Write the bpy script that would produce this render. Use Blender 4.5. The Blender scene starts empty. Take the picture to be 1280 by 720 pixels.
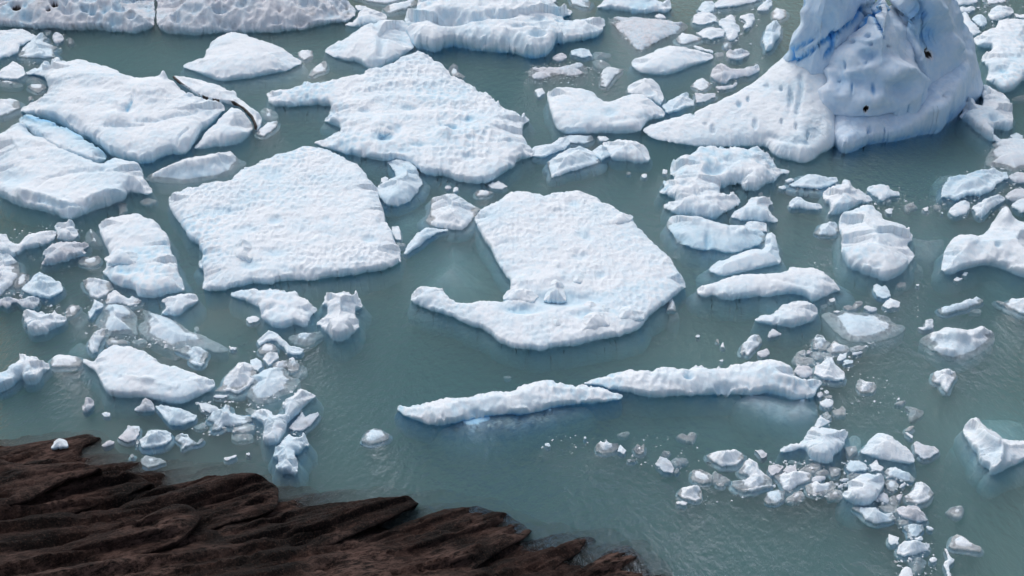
import bpy, math, random
import numpy as np
from mathutils import noise as mnoise, Vector
S = bpy.context.scene
COL = S.collection
rad = math.radians
# ------------------------------------------------------------------ camera, sky, sun, exposure
CAM_H, PITCH, HFOV = 42.0, 34.0, 45.0
cam_d = bpy.data.cameras.new('camera'); cam = bpy.data.objects.new('camera', cam_d); COL.objects.link(cam)
cam.location = (0, 0, CAM_H); cam.rotation_euler = (rad(90 - PITCH), 0, 0)
cam_d.angle = rad(HFOV); cam_d.clip_end = 3000; cam_d.clip_start = 0.5
S.camera = cam
SUN_EL, SUN_AZ = 52.0, -24.0          # azimuth measured from +Y towards +X
w = bpy.data.worlds.new('World'); S.world = w; w.use_nodes = True
nt = w.node_tree; bg = nt.nodes['Background']; sk = nt.nodes.new('ShaderNodeTexSky')
sk.sky_type = 'NISHITA'; sk.sun_disc = False; sk.sun_elevation = rad(SUN_EL); sk.sun_rotation = rad(SUN_AZ)
sk.air_density = 1.0; sk.dust_density = 4.0; sk.ozone_density = 1.0
hs = nt.nodes.new('ShaderNodeHueSaturation'); hs.inputs['Saturation'].default_value = 0.62      # thin overcast: a paler sky
nt.links.new(sk.outputs[0], hs.inputs['Color']); nt.links.new(hs.outputs[0], bg.inputs[0]); bg.inputs[1].default_value = 0.15
sl = bpy.data.lights.new('sun', 'SUN'); so = bpy.data.objects.new('sun', sl); COL.objects.link(so)
sl.energy = 0.55; sl.angle = rad(35); sl.color = (1.0, 0.965, 0.93)
_e, _a = rad(SUN_EL), rad(SUN_AZ)
so.rotation_euler = Vector((math.sin(_a)*math.cos(_e), math.cos(_a)*math.cos(_e), math.sin(_e))).to_track_quat('Z', 'Y').to_euler()
S.view_settings.view_transform = 'Standard'; S.view_settings.look = 'None'
S.view_settings.exposure = 0.0; S.view_settings.gamma = 1.0
cy = S.cycles
cy.max_bounces = 8; cy.diffuse_bounces = 3; cy.glossy_bounces = 2; cy.transparent_max_bounces = 12
cy.volume_bounces = 2; cy.use_denoising = True; cy.caustics_reflective = False; cy.caustics_refractive = False
# ------------------------------------------------------------------ photograph pixel <-> place
PW, PH = 1280.0, 720.0
FPX = PW / 2 / math.tan(rad(HFOV) / 2)
cp, sp = math.cos(rad(PITCH)), math.sin(rad(PITCH))
def at(px, py, z=0.0):
    """point of the photograph -> the point at height z that it looks at"""
    a = (np.asarray(px, float) - PW/2) / FPX; b = -(np.asarray(py, float) - PH/2) / FPX
    dy = cp + b*sp; dz = -sp + b*cp
    t = (np.asarray(z, float) - CAM_H) / dz
    return a*t, dy*t
def proj(x, y, z):
    zz = z - CAM_H
    d = y*cp - zz*sp; u = y*sp + zz*cp
    return PW/2 + FPX*x/d, PH/2 - FPX*u/d
def mpp(px, py):
    """metres per photograph pixel, across the view, on the water"""
    x0, y0 = at(px, py); x1, _ = at(px+1, py)
    return float(x1 - x0)
# ------------------------------------------------------------------ noise
def _h(ix, iy, s):
    n = (ix.astype(np.int64)*374761393 + iy.astype(np.int64)*668265263 + s*974634777) & 0x7fffffff
    n = ((n ^ (n >> 13)) * 1274126177) & 0x7fffffff
    return ((n ^ (n >> 16)) & 0xffff) / 65535.0
def vnoise(x, y, s=0):
    ix = np.floor(x); iy = np.floor(y); fx = x-ix; fy = y-iy
    fx = fx*fx*fx*(fx*(fx*6-15)+10); fy = fy*fy*fy*(fy*(fy*6-15)+10)
    a = _h(ix, iy, s); b = _h(ix+1, iy, s); c = _h(ix, iy+1, s); d = _h(ix+1, iy+1, s)
    return (a+(b-a)*fx + ((c+(d-c)*fx) - (a+(b-a)*fx))*fy)*2 - 1
def fbm(x, y, s=0, o=4, g=0.5):
    r = np.zeros_like(np.asarray(x, float)); a = 1.0; t = 0
    ca, sa = math.cos(0.6), math.sin(0.6)
    for k in range(o):
        r += a*vnoise(x, y, s+k*17); t += a; a *= g
        x, y = (x*ca - y*sa)*2.03 + 5.2, (x*sa + y*ca)*2.03 + 1.7
    return r/t
def worley(x, y, s=0):
    """distance to the nearest scattered point"""
    ix = np.floor(x); iy = np.floor(y); best = np.full(np.shape(x), 9.0)
    for dx in (-1, 0, 1):
        for dy in (-1, 0, 1):
            cx = ix+dx; cy_ = iy+dy
            qx = cx + 0.15+0.7*_h(cx, cy_, s+3); qy = cy_ + 0.15+0.7*_h(cx, cy_, s+9)
            best = np.minimum(best, np.hypot(x-qx, y-qy))
    return best
def smooth(a, b, x):
    t = np.clip((x-a)/(b-a), 0, 1); return t*t*(3-2*t)
# ------------------------------------------------------------------ outlines
def area2(p):
    return float(np.sum(p[:, 0]*np.roll(p[:, 1], -1) - np.roll(p[:, 0], -1)*p[:, 1]))
def outline(pts, step, rough, seed, rnd=1):
    p = np.array(pts, float).reshape(-1, 2)
    if area2(p) < 0: p = p[::-1]
    for _ in range(rnd):
        q = np.roll(p, -1, 0); L = np.hypot(*(q-p).T)
        k = np.clip(4.0/np.maximum(L, 1e-3), 0.08, 0.25)[:, None]   # rounds corners by about four pixels at most
        p = np.stack([p+(q-p)*k, q-(q-p)*k], 1).reshape(-1, 2)
    out = []
    for a, b in zip(p, np.roll(p, -1, 0)):
        n = max(1, int(math.hypot(*(b-a))/step + 0.5))
        t = np.arange(n)[:, None]/n; out.append(a+(b-a)*t)
    p = np.concatenate(out)
    tg = np.roll(p, -1, 0)-np.roll(p, 1, 0); tg /= np.maximum(np.hypot(*tg.T), 1e-6)[:, None]
    nr = np.stack([tg[:, 1], -tg[:, 0]], 1)            # outward for this winding
    if rough:
        d = fbm(p[:, 0]/9, p[:, 1]/6, seed, 4, 0.6)*rough*1.6 + fbm(p[:, 0]/26, p[:, 1]/17, seed+5, 2)*rough*0.8 + fbm(p[:, 0]/2.6, p[:, 1]/2.2, seed+8, 2)*rough*0.75
        p = p + nr*d[:, None]
    return p, nr
def circ_smooth(a, n):
    for _ in range(n): a = (np.roll(a, 1)+2*a+np.roll(a, -1))/4
    return a
def span(p):
    """length of the vertical chord of the outline that starts at each outline point"""
    A = p; B = np.roll(p, -1, 0); out = np.zeros(len(p))
    for i, (x, y) in enumerate(p):
        x = x+1e-4
        h = (A[:, 0] > x) != (B[:, 0] > x)
        if not h.any(): out[i] = 0; continue
        yy = np.sort(A[h, 1]+(x-A[h, 0])*(B[h, 1]-A[h, 1])/(B[h, 0]-A[h, 0]))
        k = int(np.abs(yy-y).argmin()); q = k ^ 1
        out[i] = abs(yy[q]-yy[k]) if q < len(yy) else 0
    return out
def seg_dist(gx, gy, P):
    """signed distance (inside > 0) of points to a closed outline, and the nearest point on it"""
    A = P; B = np.roll(P, -1, 0); D = B-A; L2 = np.maximum((D**2).sum(1), 1e-12)
    n = len(gx); best = np.full(n, 1e18); nx = np.zeros(n); ny = np.zeros(n); ki = np.zeros(n, int); ins = np.zeros(n, bool)
    CH = max(1, int(3e6/len(A)))
    for s in range(0, n, CH):
        x = gx[s:s+CH, None]; y = gy[s:s+CH, None]
        t = np.clip(((x-A[:, 0])*D[:, 0] + (y-A[:, 1])*D[:, 1])/L2, 0, 1)
        qx = A[:, 0]+t*D[:, 0]; qy = A[:, 1]+t*D[:, 1]
        d2 = (x-qx)**2 + (y-qy)**2; k = d2.argmin(1); r = np.arange(len(k))
        best[s:s+CH] = d2[r, k]; ki[s:s+CH] = k; nx[s:s+CH] = qx[r, k]; ny[s:s+CH] = qy[r, k]
        c = (A[:, 1] > y) != (B[:, 1] > y)
        with np.errstate(divide='ignore', invalid='ignore'):
            xi = A[:, 0] + (y-A[:, 1])*D[:, 0]/np.where(D[:, 1] == 0, 1e-12, D[:, 1])
        ins[s:s+CH] = ((c & (x < xi)).sum(1) % 2) == 1
    d = np.sqrt(best)
    return np.where(ins, d, -d), nx, ny, ki
def mesh_obj(name, V, F, mat, parent=None, blue=None, smooth_shade=True, loc=None):
    V = np.asarray(V, float)
    if loc is None:
        loc = np.array([V[:, 0].mean(), V[:, 1].mean(), 0.0])
    me = bpy.data.meshes.new(name)
    ploc = np.zeros(3)
    if parent is not None: ploc = np.array(parent.location)
    me.from_pydata((V-loc).tolist(), [], F)
    me.polygons.foreach_set('use_smooth', [smooth_shade]*len(me.polygons))
    if blue is not None:
        at_ = me.attributes.new('blue', 'FLOAT', 'POINT'); at_.data.foreach_set('value', np.asarray(blue, np.float32))
    me.materials.append(mat); me.validate(); me.update()
    o = bpy.data.objects.new(name, me); COL.objects.link(o)
    if parent is not None: o.parent = parent
    o.location = tuple(loc-ploc)
    return o
def tag(o, label=None, cat=None, group=None, kind=None):
    if label: o['label'] = label
    if cat: o['category'] = cat
    if group: o['group'] = group
    if kind: o['kind'] = kind
    return o
def empty(name, x, y, z=0.0):
    o = bpy.data.objects.new(name, None); COL.objects.link(o); o.location = (x, y, z); o.empty_display_size = 0.5
    return o
def vnormals(x, y, z, T):
    P = np.stack([x, y, z], 1); n = np.cross(P[T[:, 1]]-P[T[:, 0]], P[T[:, 2]]-P[T[:, 0]]); v = np.zeros_like(P)
    for k in range(3): np.add.at(v, T[:, k], n)
    return v/np.maximum(np.linalg.norm(v, axis=1), 1e-9)[:, None]
_seed = [100]
def plate(name, pts, H, mat, parent=None, res=2.0, rough=1.0, rim=0.55, edge=0.5, top=None, seed=None,
          shelf=0.3, draft=1.4, zbase=0.0, rnd=1, blue_wall=0.5, undul=0.12, hpx=None, bluefn=None, pit=0.0, pitsize=1.0, tilt=(0, 0), wallz=None, hf=None, zfn=None, yres=1.35, nearz=0.0):
    """A floating slab of ice: an outline traced on the photograph, laid on the water, with a rough top of height H,
    worn sides and a wider foot under the water. top(x, y, px, py, d) adds relief to the top."""
    if seed is None: _seed[0] += 37; seed = _seed[0]
    p, nr = outline(pts, max(0.8, res*0.7), rough, seed, rnd)
    back = smooth(-0.35, 0.5, -nr[:, 1])               # 1 on the far side
    back = circ_smooth(back, 3)
    m0 = mpp(p[:, 0].mean(), p[:, 1].mean()); cosE = math.cos(math.atan2(CAM_H, float(at(p[:, 0].mean(), p[:, 1].mean())[1])))
    thick = circ_smooth(span(p), 2)*m0/cosE            # how deep the piece looks at each outline point, as a height
    scl = np.clip(0.42*thick/max(H, 1e-3), 0.06, 1.0)
    scl = np.minimum(scl, circ_smooth(scl, 3)+0.1)
    zr = zbase + H*rim*(back+nearz*(1-back))*scl
    if hf is not None: zr = 0*zr
    if zfn is not None: zr = zfn(p[:, 0], p[:, 1])
    X, Y = at(p[:, 0], p[:, 1], zr)
    P = np.stack([X, Y], 1)
    cx, cy0 = P.mean(0)
    m = mpp(p[:, 0].mean(), p[:, 1].mean()); c = m*res; cyy = c*yres
    rng = np.random.RandomState(seed)
    gx = np.arange(P[:, 0].min()-c, P[:, 0].max()+2*c, c); gy = np.arange(P[:, 1].min()-cyy, P[:, 1].max()+2*cyy, cyy)
    NX, NY = len(gx), len(gy)
    GX, GY = np.meshgrid(gx, gy); GX = GX + (np.arange(NY) % 2)[:, None]*c*0.5
    GX = GX + rng.uniform(-.18, .18, GX.shape)*c; GY = GY + rng.uniform(-.18, .18, GY.shape)*cyy
    fx = GX.ravel().copy(); fy = GY.ravel().copy()
    d, nx, ny, ki = seg_dist(fx, fy, P)
    inside = d > 0.3*c
    snap = ~inside; fx[snap] = nx[snap]; fy[snap] = ny[snap]; d = np.where(inside, d, 0.0)
    I = np.arange(NX*NY).reshape(NY, NX)
    tris = []
    for par in (0, 1):
        r = np.arange(par, NY-1, 2)
        a = I[r][:, :-1].ravel(); b = I[r][:, 1:].ravel(); e = I[r+1][:, :-1].ravel(); f = I[r+1][:, 1:].ravel()
        if par == 0: tris += [np.stack([a, b, e], 1), np.stack([b, f, e], 1)]
        else: tris += [np.stack([a, f, e], 1), np.stack([a, b, f], 1)]
    T = np.concatenate(tris); T = T[inside[T].any(1)]
    ar = (fx[T[:, 1]]-fx[T[:, 0]])*(fy[T[:, 2]]-fy[T[:, 0]]) - (fx[T[:, 2]]-fx[T[:, 0]])*(fy[T[:, 1]]-fy[T[:, 0]])
    T = T[ar > c*c*1e-3]
    if len(T) == 0: return None
    used = np.unique(T); remap = -np.ones(NX*NY, int); remap[used] = np.arange(len(used)); T = remap[T]
    x = fx[used]; y = fy[used]; d = d[used]; sk = scl[ki[used]]; sk = sk+(1-sk)*smooth(0, 1.6*max(H, .2)/max(0.3, math.tan(math.acos(cosE))), d)
    # boundary edges
    E = np.concatenate([T[:, [0, 1]], T[:, [1, 2]], T[:, [2, 0]]])
    key = E[:, 0].astype(np.int64)*10**7 + E[:, 1]; rkey = E[:, 1].astype(np.int64)*10**7 + E[:, 0]
    BE = E[~np.isin(key, rkey)]
    bn = np.zeros((len(x), 2)); en = np.stack([y[BE[:, 1]]-y[BE[:, 0]], x[BE[:, 0]]-x[BE[:, 1]]], 1)
    np.add.at(bn, BE[:, 0], en); np.add.at(bn, BE[:, 1], en)
    bn /= np.maximum(np.hypot(*bn.T), 1e-9)[:, None]
    sc = max(0.25, min(2.0, math.sqrt(abs(area2(P))/2)/5))        # size of the piece, about 1 for a 5 m floe
    prof = rim + (1-rim)*(1-np.exp(-d/max(edge, 1e-3)))
    z = np.full(len(x), float(H))
    z += tilt[0]*(x-cx) + tilt[1]*(y-cy0)
    z += undul*H*fbm(x/(2.2*sc), y/(2.2*sc), seed+1, 3)*1.4
    z = zbase + z*prof*sk
    if hf is not None:
        gqx, gqy = proj(x, y, 0*x)
        z = hf(x, y, gqx, gqy, d) + undul*H*fbm(x/2.5, y/2.5, seed+1, 4)
    if zfn is not None:
        M = np.stack([P[:, 0], P[:, 1], np.ones(len(P))], 1); co = np.linalg.lstsq(M, zr, rcond=None)[0]
        z = co[0]*x + co[1]*y + co[2] - 0.45*back[ki[used]]*np.exp(-d/0.35)
    pitblue = 0
    if hf is None and zfn is None:
        z -= 1.0*H*rim*sk*np.clip(fbm(x/(0.9*sc), y/(0.9*sc), seed+23, 4)*1.6-0.1, 0, .55)*np.exp(-d/(0.30*sc))     # broken rim
        z += 0.05*min(1, sc)*np.abs(fbm(x/0.28, y/0.36, seed+26, 2))
    if pit and hf is None:
        wv = worley(x/(0.55*pitsize)+0.25*fbm(x, y, seed+31, 2), y/(0.8*pitsize), seed+2)
        wv2 = worley(x/(0.3*pitsize), y/(0.42*pitsize), seed+8)
        amp = pit*np.clip(0.55+1.1*fbm(x/2.6, y/2.6, seed+4, 3), 0.08, 1.4)*smooth(0, 0.35, d); pitblue = np.clip(0.55-wv, 0, 1)*np.clip(0.15+1.6*fbm(x/4, y/4, seed+61, 2), 0, 1)*min(1, pit*5)*0.9
        z += amp*(np.minimum(wv, 0.75)-0.45) + 0.35*amp*(np.minimum(wv2, .75)-0.45)
    z += 0.035*sc*fbm(x/0.5, y/0.5, seed+6, 3)
    qx, qy = proj(x, y, z)
    blue = np.zeros(len(x))+pitblue
    if top is not None:
        dz = top(x, y, qx, qy, d)
        if isinstance(dz, tuple): dz, bl = dz; blue = blue+bl
        if hf is not None:
            nv = vnormals(x, y, z, T); q1 = x+0.35*y; q2 = z+0.25*y
            n3 = pit*(np.minimum(worley(q1/pitsize+.3*fbm(q1/2, q2/2, seed, 2), q2/pitsize, seed+2), .8)-.45) + pit*0.9*fbm(q1/3.2, q2/3.2, seed+5, 4) - 0.7*pit*np.abs(fbm(q1/1.9+3, q2/1.9, seed+44, 4)) + 0.35*pit*(np.minimum(worley(q1/pitsize*2.3, q2/pitsize*2.3, seed+12), .8)-.45) + 0.03*fbm(q1/.35, q2/.35, seed+15, 3)
            dz = dz+n3*smooth(0, 0.5, d); x = x+nv[:, 0]*dz; y = y+nv[:, 1]*dz; z = z+nv[:, 2]*dz; dz = 0
        z = z+dz*(sk if hf is None and zfn is None else 1); qx, qy = proj(x, y, z)
    if bluefn is not None: blue = blue + bluefn(x, y, qx, qy, d)
    V = [np.stack([x, y, z], 1)]; BL = [blue]
    bv = np.unique(BE); bmap = -np.ones(len(x), int); bmap[bv] = np.arange(len(bv))
    bx, by, bz = x[bv], y[bv], z[bv]; bnv = bn[bv]; nb = len(bv)
    ux, uy = bx.copy(), by.copy(); EA, EB = bmap[BE[:, 0]], bmap[BE[:, 1]]
    for _ in range(14):                                # the foot under the water has a smoother outline than the rim
        for arr in (ux, uy):
            sm = arr*2.0; ct = np.full(nb, 2.0); np.add.at(sm, EA, arr[EB]); np.add.at(sm, EB, arr[EA]); np.add.at(ct, EA, 1); np.add.at(ct, EB, 1); arr[:] = sm/ct
    wob = fbm(bx/0.8, by/0.8, seed+11, 3); wob2 = fbm(bx/2.5, by/2.5, seed+12, 3)
    shv = shelf*(0.75+0.9*wob2)
    hw = np.maximum(bz, 0.05)
    if wallz is None:
        if H+zbase > 0.04:
            rows = [(0.03*sc+0.12*wob*hw, bz*0.62), (0.02*sc-0.13*wob*hw, bz*0.28), (-0.05*sc, 0*bz-0.03), (shv*0.45, 0*bz-0.22*draft),
                    (shv, 0*bz-0.5*draft), (shv*0.9, 0*bz-0.8*draft), (shv*0.2-0.2*sc, 0*bz-draft)]
        else:
            rows = [(shv*0.5, bz-0.12*draft), (shv, bz-0.4*draft), (shv*0.2, bz-draft)]
        rows = [(o_, np.minimum(zz_, bz-0.04*(i_+1))) for i_, (o_, zz_) in enumerate(rows)]
    else: rows = wallz(bx, by, bz, wob, wob2)
    base = len(x); F = [tuple(t) for t in T.tolist()]
    prev = None
    for k, (off, zz) in enumerate(rows):
        sx, sy = (ux, uy) if (k > 2 and wallz is None) else (bx, by)
        V.append(np.stack([sx+bnv[:, 0]*off, sy+bnv[:, 1]*off, zz], 1)); BL.append(np.full(nb, blue_wall) if k > 1 else np.full(nb, blue_wall*(0.25, .8)[k]) + blue[bv]*0.5)
        o0 = base+k*nb; A = bmap[BE[:, 0]]; B = bmap[BE[:, 1]]
        if prev is None: q = np.stack([BE[:, 1], BE[:, 0], o0+A, o0+B], 1)
        else: q = np.stack([prev+B, prev+A, o0+A, o0+B], 1)
        F += [tuple(t) for t in q.tolist()]; prev = o0
    V = np.concatenate(V); BL = np.concatenate(BL)
    # close the bottom
    ci = len(V); V = np.vstack([V, [[bx.mean(), by.mean(), V[:, 2].min()-0.1]]]); BL = np.append(BL, blue_wall)
    A = bmap[BE[:, 0]]; B = bmap[BE[:, 1]]
    F += [tuple(t) for t in np.stack([prev+B, prev+A, np.full(len(A), ci)], 1).tolist()]
    return mesh_obj(name, V, F, mat, parent, BL)
# ------------------------------------------------------------------ materials
class N:
    def __init__(s, name):
        s.m = bpy.data.materials.new(name); s.m.use_nodes = True; s.t = s.m.node_tree; s.t.nodes.clear()
        s.out = s.n('ShaderNodeOutputMaterial')
    def n(s, t, **k):
        o = s.t.nodes.new(t)
        for a, v in k.items(): setattr(o, a, v)
        return o
    def l(s, a, b): s.t.links.new(a, b)
    def noise(s, scale, detail=4, rough=0.55, vec=None, dim='3D'):
        o = s.n('ShaderNodeTexNoise'); o.inputs['Scale'].default_value = scale; o.inputs['Detail'].default_value = detail
        o.inputs['Roughness'].default_value = rough
        if vec: s.l(vec, o.inputs['Vector'])
        return o.outputs['Fac']
    def ramp(s, fac, stops):
        o = s.n('ShaderNodeValToRGB'); e = o.color_ramp.elements
        while len(e) < len(stops): e.new(0.5)
        for q, (p, c) in zip(e, stops): q.position = p; q.color = (*c, 1) if len(c) == 3 else c
        s.l(fac, o.inputs[0]); return o.outputs[0]
    def math(s, op, a, b=None, clamp=False):
        o = s.n('ShaderNodeMath', operation=op, use_clamp=clamp)
        for i, v in enumerate((a, b)):
            if v is None: continue
            if isinstance(v, (int, float)): o.inputs[i].default_value = v
            else: s.l(v, o.inputs[i])
        return o.outputs[0]
    def mix(s, fac, a, b, blend='MIX'):
        o = s.n('ShaderNodeMix', data_type='RGBA', blend_type=blend)
        for i, v in ((0, fac), (6, a), (7, b)):
            if isinstance(v, (int, float)): o.inputs[i].default_value = v
            elif isinstance(v, tuple): o.inputs[i].default_value = (*v, 1)
            else: s.l(v, o.inputs[i])
        return o.outputs[2]
def ice_mat(name, snow=(0.805, 0.868, 0.922), blue=(0.36, 0.68, 0.86), base_blue=0.0, rough=0.6, bump=0.8, dirt=0.0, sss=0.35):
    k = N(name); g = k.n('ShaderNodeNewGeometry'); pos = g.outputs['Position']
    a = k.n('ShaderNodeAttribute', attribute_name='blue')
    n1 = k.noise(0.45, 4, 0.6, pos); n2 = k.noise(2.6, 5, 0.6, pos); n3 = k.noise(14, 4, 0.6, pos)
    f = k.math('ADD', a.outputs['Fac'], base_blue)
    f = k.math('ADD', f, k.math('MULTIPLY', k.math('SUBTRACT', n1, 0.43), 0.8))
    f = k.math('ADD', f, k.math('MULTIPLY', k.math('SUBTRACT', n2, 0.5), 0.45), True)
    c = k.ramp(f, [(0.0, snow), (0.18, tuple(0.75*s+0.25*b for s, b in zip(snow, blue))), (0.6, tuple(.3*s+.7*b for s, b in zip(snow, blue))), (1.0, (blue[0]*0.45, blue[1]*0.75, blue[2]))])
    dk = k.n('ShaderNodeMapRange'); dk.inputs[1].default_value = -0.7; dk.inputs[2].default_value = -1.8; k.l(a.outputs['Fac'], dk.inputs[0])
    c = k.mix(dk.outputs[0], c, (0.035, 0.028, 0.026))      # black stands in for the shade deep in holes; dark grit in cracks
    if dirt:
        dm = k.ramp(k.noise(1.3, 6, 0.7, pos), [(0.52, (0, 0, 0)), (0.72, (dirt,)*3)])
        c = k.mix(dm, c, (0.30, 0.28, 0.28))
    p = k.n('ShaderNodeBsdfPrincipled'); k.l(c, p.inputs['Base Color'])
    p.inputs['Roughness'].default_value = rough; p.inputs['IOR'].default_value = 1.31
    if sss:
        p.inputs['Subsurface Weight'].default_value = sss; p.inputs['Subsurface Radius'].default_value = (0.75, 0.8, 0.85)
        p.inputs['Subsurface Scale'].default_value = 0.22
    b = k.n('ShaderNodeBump'); b.inputs['Strength'].default_value = bump; b.inputs['Distance'].default_value = 0.05
    h = k.math('ADD', k.math('MULTIPLY', n2, 0.8), k.math('MULTIPLY', n3, 0.6)); k.l(h, b.inputs['Height'])
    k.l(b.outputs[0], p.inputs['Normal']); k.l(p.outputs[0], k.out.inputs['Surface'])
    return k.m
WATER_DENS = 0.62
def water_mat():
    k = N('glacial water'); g = k.n('ShaderNodeNewGeometry'); pos = g.outputs['Position']
    mp = k.n('ShaderNodeMapping'); k.l(pos, mp.inputs[0]); mp.inputs['Scale'].default_value = (1.0, 0.62, 1.0); mp.inputs['Rotation'].default_value = (0, 0, rad(-25))
    w1 = k.noise(2.2, 2, 0.5, mp.outputs[0]); w2 = k.noise(5.5, 4, 0.68, mp.outputs[0])
    calm = k.ramp(k.noise(0.035, 3, 0.5, pos), [(0.38, (0.35,)*3), (0.62, (1,)*3)])
    b = k.n('ShaderNodeBump'); b.inputs['Distance'].default_value = 0.9
    k.l(k.math('MULTIPLY', calm, 1.0), b.inputs['Strength'])
    k.l(k.math('ADD', w1, k.math('MULTIPLY', w2, 0.55)), b.inputs['Height'])
    fr = k.n('ShaderNodeFresnel'); fr.inputs['IOR'].default_value = 1.33; k.l(b.outputs[0], fr.inputs['Normal'])
    gl = k.n('ShaderNodeBsdfGlossy'); gl.inputs['Roughness'].default_value = 0.05; k.l(b.outputs[0], gl.inputs['Normal'])
    tr = k.n('ShaderNodeBsdfTransparent'); mx = k.n('ShaderNodeMixShader')
    k.l(fr.outputs[0], mx.inputs[0]); k.l(tr.outputs[0], mx.inputs[1]); k.l(gl.outputs[0], mx.inputs[2])
    k.l(mx.outputs[0], k.out.inputs['Surface'])
    v = k.n('ShaderNodeVolumePrincipled'); v.inputs['Density'].default_value = WATER_DENS
    v.inputs['Color'].default_value = (0.47, 0.62, 0.645, 1); v.inputs['Absorption Color'].default_value = (0.0, 0.34, 0.36, 1); v.inputs['Anisotropy'].default_value = 0.0
    k.l(v.outputs[0], k.out.inputs['Volume'])
    return k.m
ICE = ice_mat('snowy ice'); ICE_CLEAR = ice_mat('clear wet ice', snow=(0.68, 0.76, 0.82), blue=(0.42, 0.62, 0.74), rough=0.25, sss=0.25, bump=0.5); ICE_SOFT = ice_mat('soft wet ice', sss=0.4, bump=0.6); ICE_BLUE = ice_mat('clear blue ice', base_blue=0.16, rough=0.4); ICE_GREY = ice_mat('dirty firn ice', snow=(0.66, 0.69, 0.74), dirt=0.6)
WATER = water_mat()
def box(name, x0, x1, y0, y1, z0, z1, mat):
    V = [(x, y, z) for z in (z0, z1) for y in (y0, y1) for x in (x0, x1)]
    F = [(0, 2, 3, 1), (4, 5, 7, 6), (0, 1, 5, 4), (2, 6, 7, 3), (0, 4, 6, 2), (1, 3, 7, 5)]
    return mesh_obj(name, V, F, mat, None, None, False, np.zeros(3))
tag(box('water', -600, 600, -60, 1200, -7.0, 0.0, WATER), kind='structure')
# ------------------------------------------------------------------ builders for ice
def shape(tile, s):
    """outline noted down on a four times enlarged part of the photograph: column and row of the part, then x,y x,y ..."""
    p = np.array([float(v) for v in s.replace(',', ' ').split()]).reshape(-1, 2)/4.0
    return p + np.array([int(tile[0])*320.0, int(tile[1])*180.0])
def line_dist(qx, qy, pl):
    best = np.full(np.shape(qx), 1e9)
    for (ax, ay), (bx, by) in zip(pl[:-1], pl[1:]):
        dx, dy = bx-ax, by-ay
        t = np.clip(((qx-ax)*dx+(qy-ay)*dy)/(dx*dx+dy*dy+1e-9), 0, 1)
        best = np.minimum(best, np.hypot(qx-ax-t*dx, qy-ay-t*dy))
    return best
def relief(feats):
    """pits, bumps, cracks and ridges noted at photograph pixels, carried over to the surface that is seen there"""
    def fn(x, y, qx, qy, d):
        dz = np.zeros_like(x); bl = np.zeros_like(x)
        for f in feats:
            k = f[0]
            if k in ('pit', 'bump'):
                _, px, py, rx, ry, h, b = f
                g = np.exp(-(((qx-px)/rx)**2+((qy-py)/ry)**2)**1.5)
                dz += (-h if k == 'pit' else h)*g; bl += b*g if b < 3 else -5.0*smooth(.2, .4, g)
            else:
                _, pl, wd, h, b = f
                q = qy + 1.2*fbm(qx/6, qy/6, 71, 3); g = np.exp(-(line_dist(qx+1.2*fbm(qx/6, qy/6, 77, 3), q, pl)/wd)**2)
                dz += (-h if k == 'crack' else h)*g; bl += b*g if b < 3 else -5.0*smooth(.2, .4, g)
        return dz, bl*0.6
    return fn
def facets(H, P, seed, n=5, sharp=0.9):
    """top of a broken chunk: a few tilted flat faces"""
    rng = np.random.RandomState(seed); c = P.mean(0); r = np.hypot(*(P-c).T).mean()
    ph = rng.uniform(0, 6.28); pl = []
    for k in range(n):
        a = ph + k*6.283/n + rng.uniform(-.5, .5); s = sharp*rng.uniform(0.35, 1.1)
        pl.append((math.cos(a)*s, math.sin(a)*s, rng.uniform(0.85, 1.2)))
    def fn(x, y, qx, qy, d):
        u = (x-c[0])/r; v = (y-c[1])/r; e = np.full_like(x, math.exp(-16*1.15))
        u = u+0.12*fbm(u*2.5, v*2.5, seed, 2); v = v+0.12*fbm(u*2.5+9, v*2.5, seed, 2)
        for a, b, h in pl: e = e+np.exp(-16*(h + a*u + b*v))
        z = -np.log(e)/16+0.16*fbm(u*3, v*3, seed+3, 4, .6)
        return H*(np.maximum(z, 0.25) - 1.0)*smooth(0, 0.25*r, d)
    return fn
KIND = {
    'floe': dict(name='ice_floe', cat='ice floe', mat='ICE', res=1.5, rough=1.0, rim=0.72, edge=0.25, shelf=0.45, draft=1.6, pit=0.07),
    'chunk': dict(name='ice_chunk', cat='ice chunk', mat='ICE_SOFT', res=1.1, rough=0.9, rim=0.28, edge=0.4, shelf=0.45, draft=0.9, blue_wall=0.5, rnd=0, pit=0.0, facet=5),
    'lump': dict(name='ice_chunk', cat='ice chunk', mat='ICE', res=1.1, rough=1.0, rim=0.45, edge=0.3, shelf=0.25, draft=0.9, pit=0.10, pitsize=0.8),
    'low': dict(name='ice_chunk', cat='ice chunk', mat='ICE_BLUE', res=1.3, rough=0.6, rim=0.15, edge=0.32, shelf=0.08, draft=1.4, zbase=-0.3, H=0.54, blue_wall=0.1, undul=0.2, pit=0.07),
    'grey': dict(name='ice_chunk', cat='ice chunk', mat='ICE_GREY', res=1.1, rough=0.8, rim=0.4, edge=0.25, shelf=0.2, draft=0.8, pit=0.06, pitsize=0.6),
    'sub': dict(name='ice_chunk', cat='ice chunk', mat='ICE_BLUE', res=2.0, rough=0.6, rim=0.1, edge=0.9, shelf=0.15, draft=1.6, zbase=-1.0, H=0.62, blue_wall=0.1),
}
MATS = {'ICE': ICE, 'ICE_SOFT': ICE_SOFT, 'ICE_CLEAR': ICE_CLEAR, 'ICE_BLUE': ICE_BLUE, 'ICE_GREY': ICE_GREY}
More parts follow.
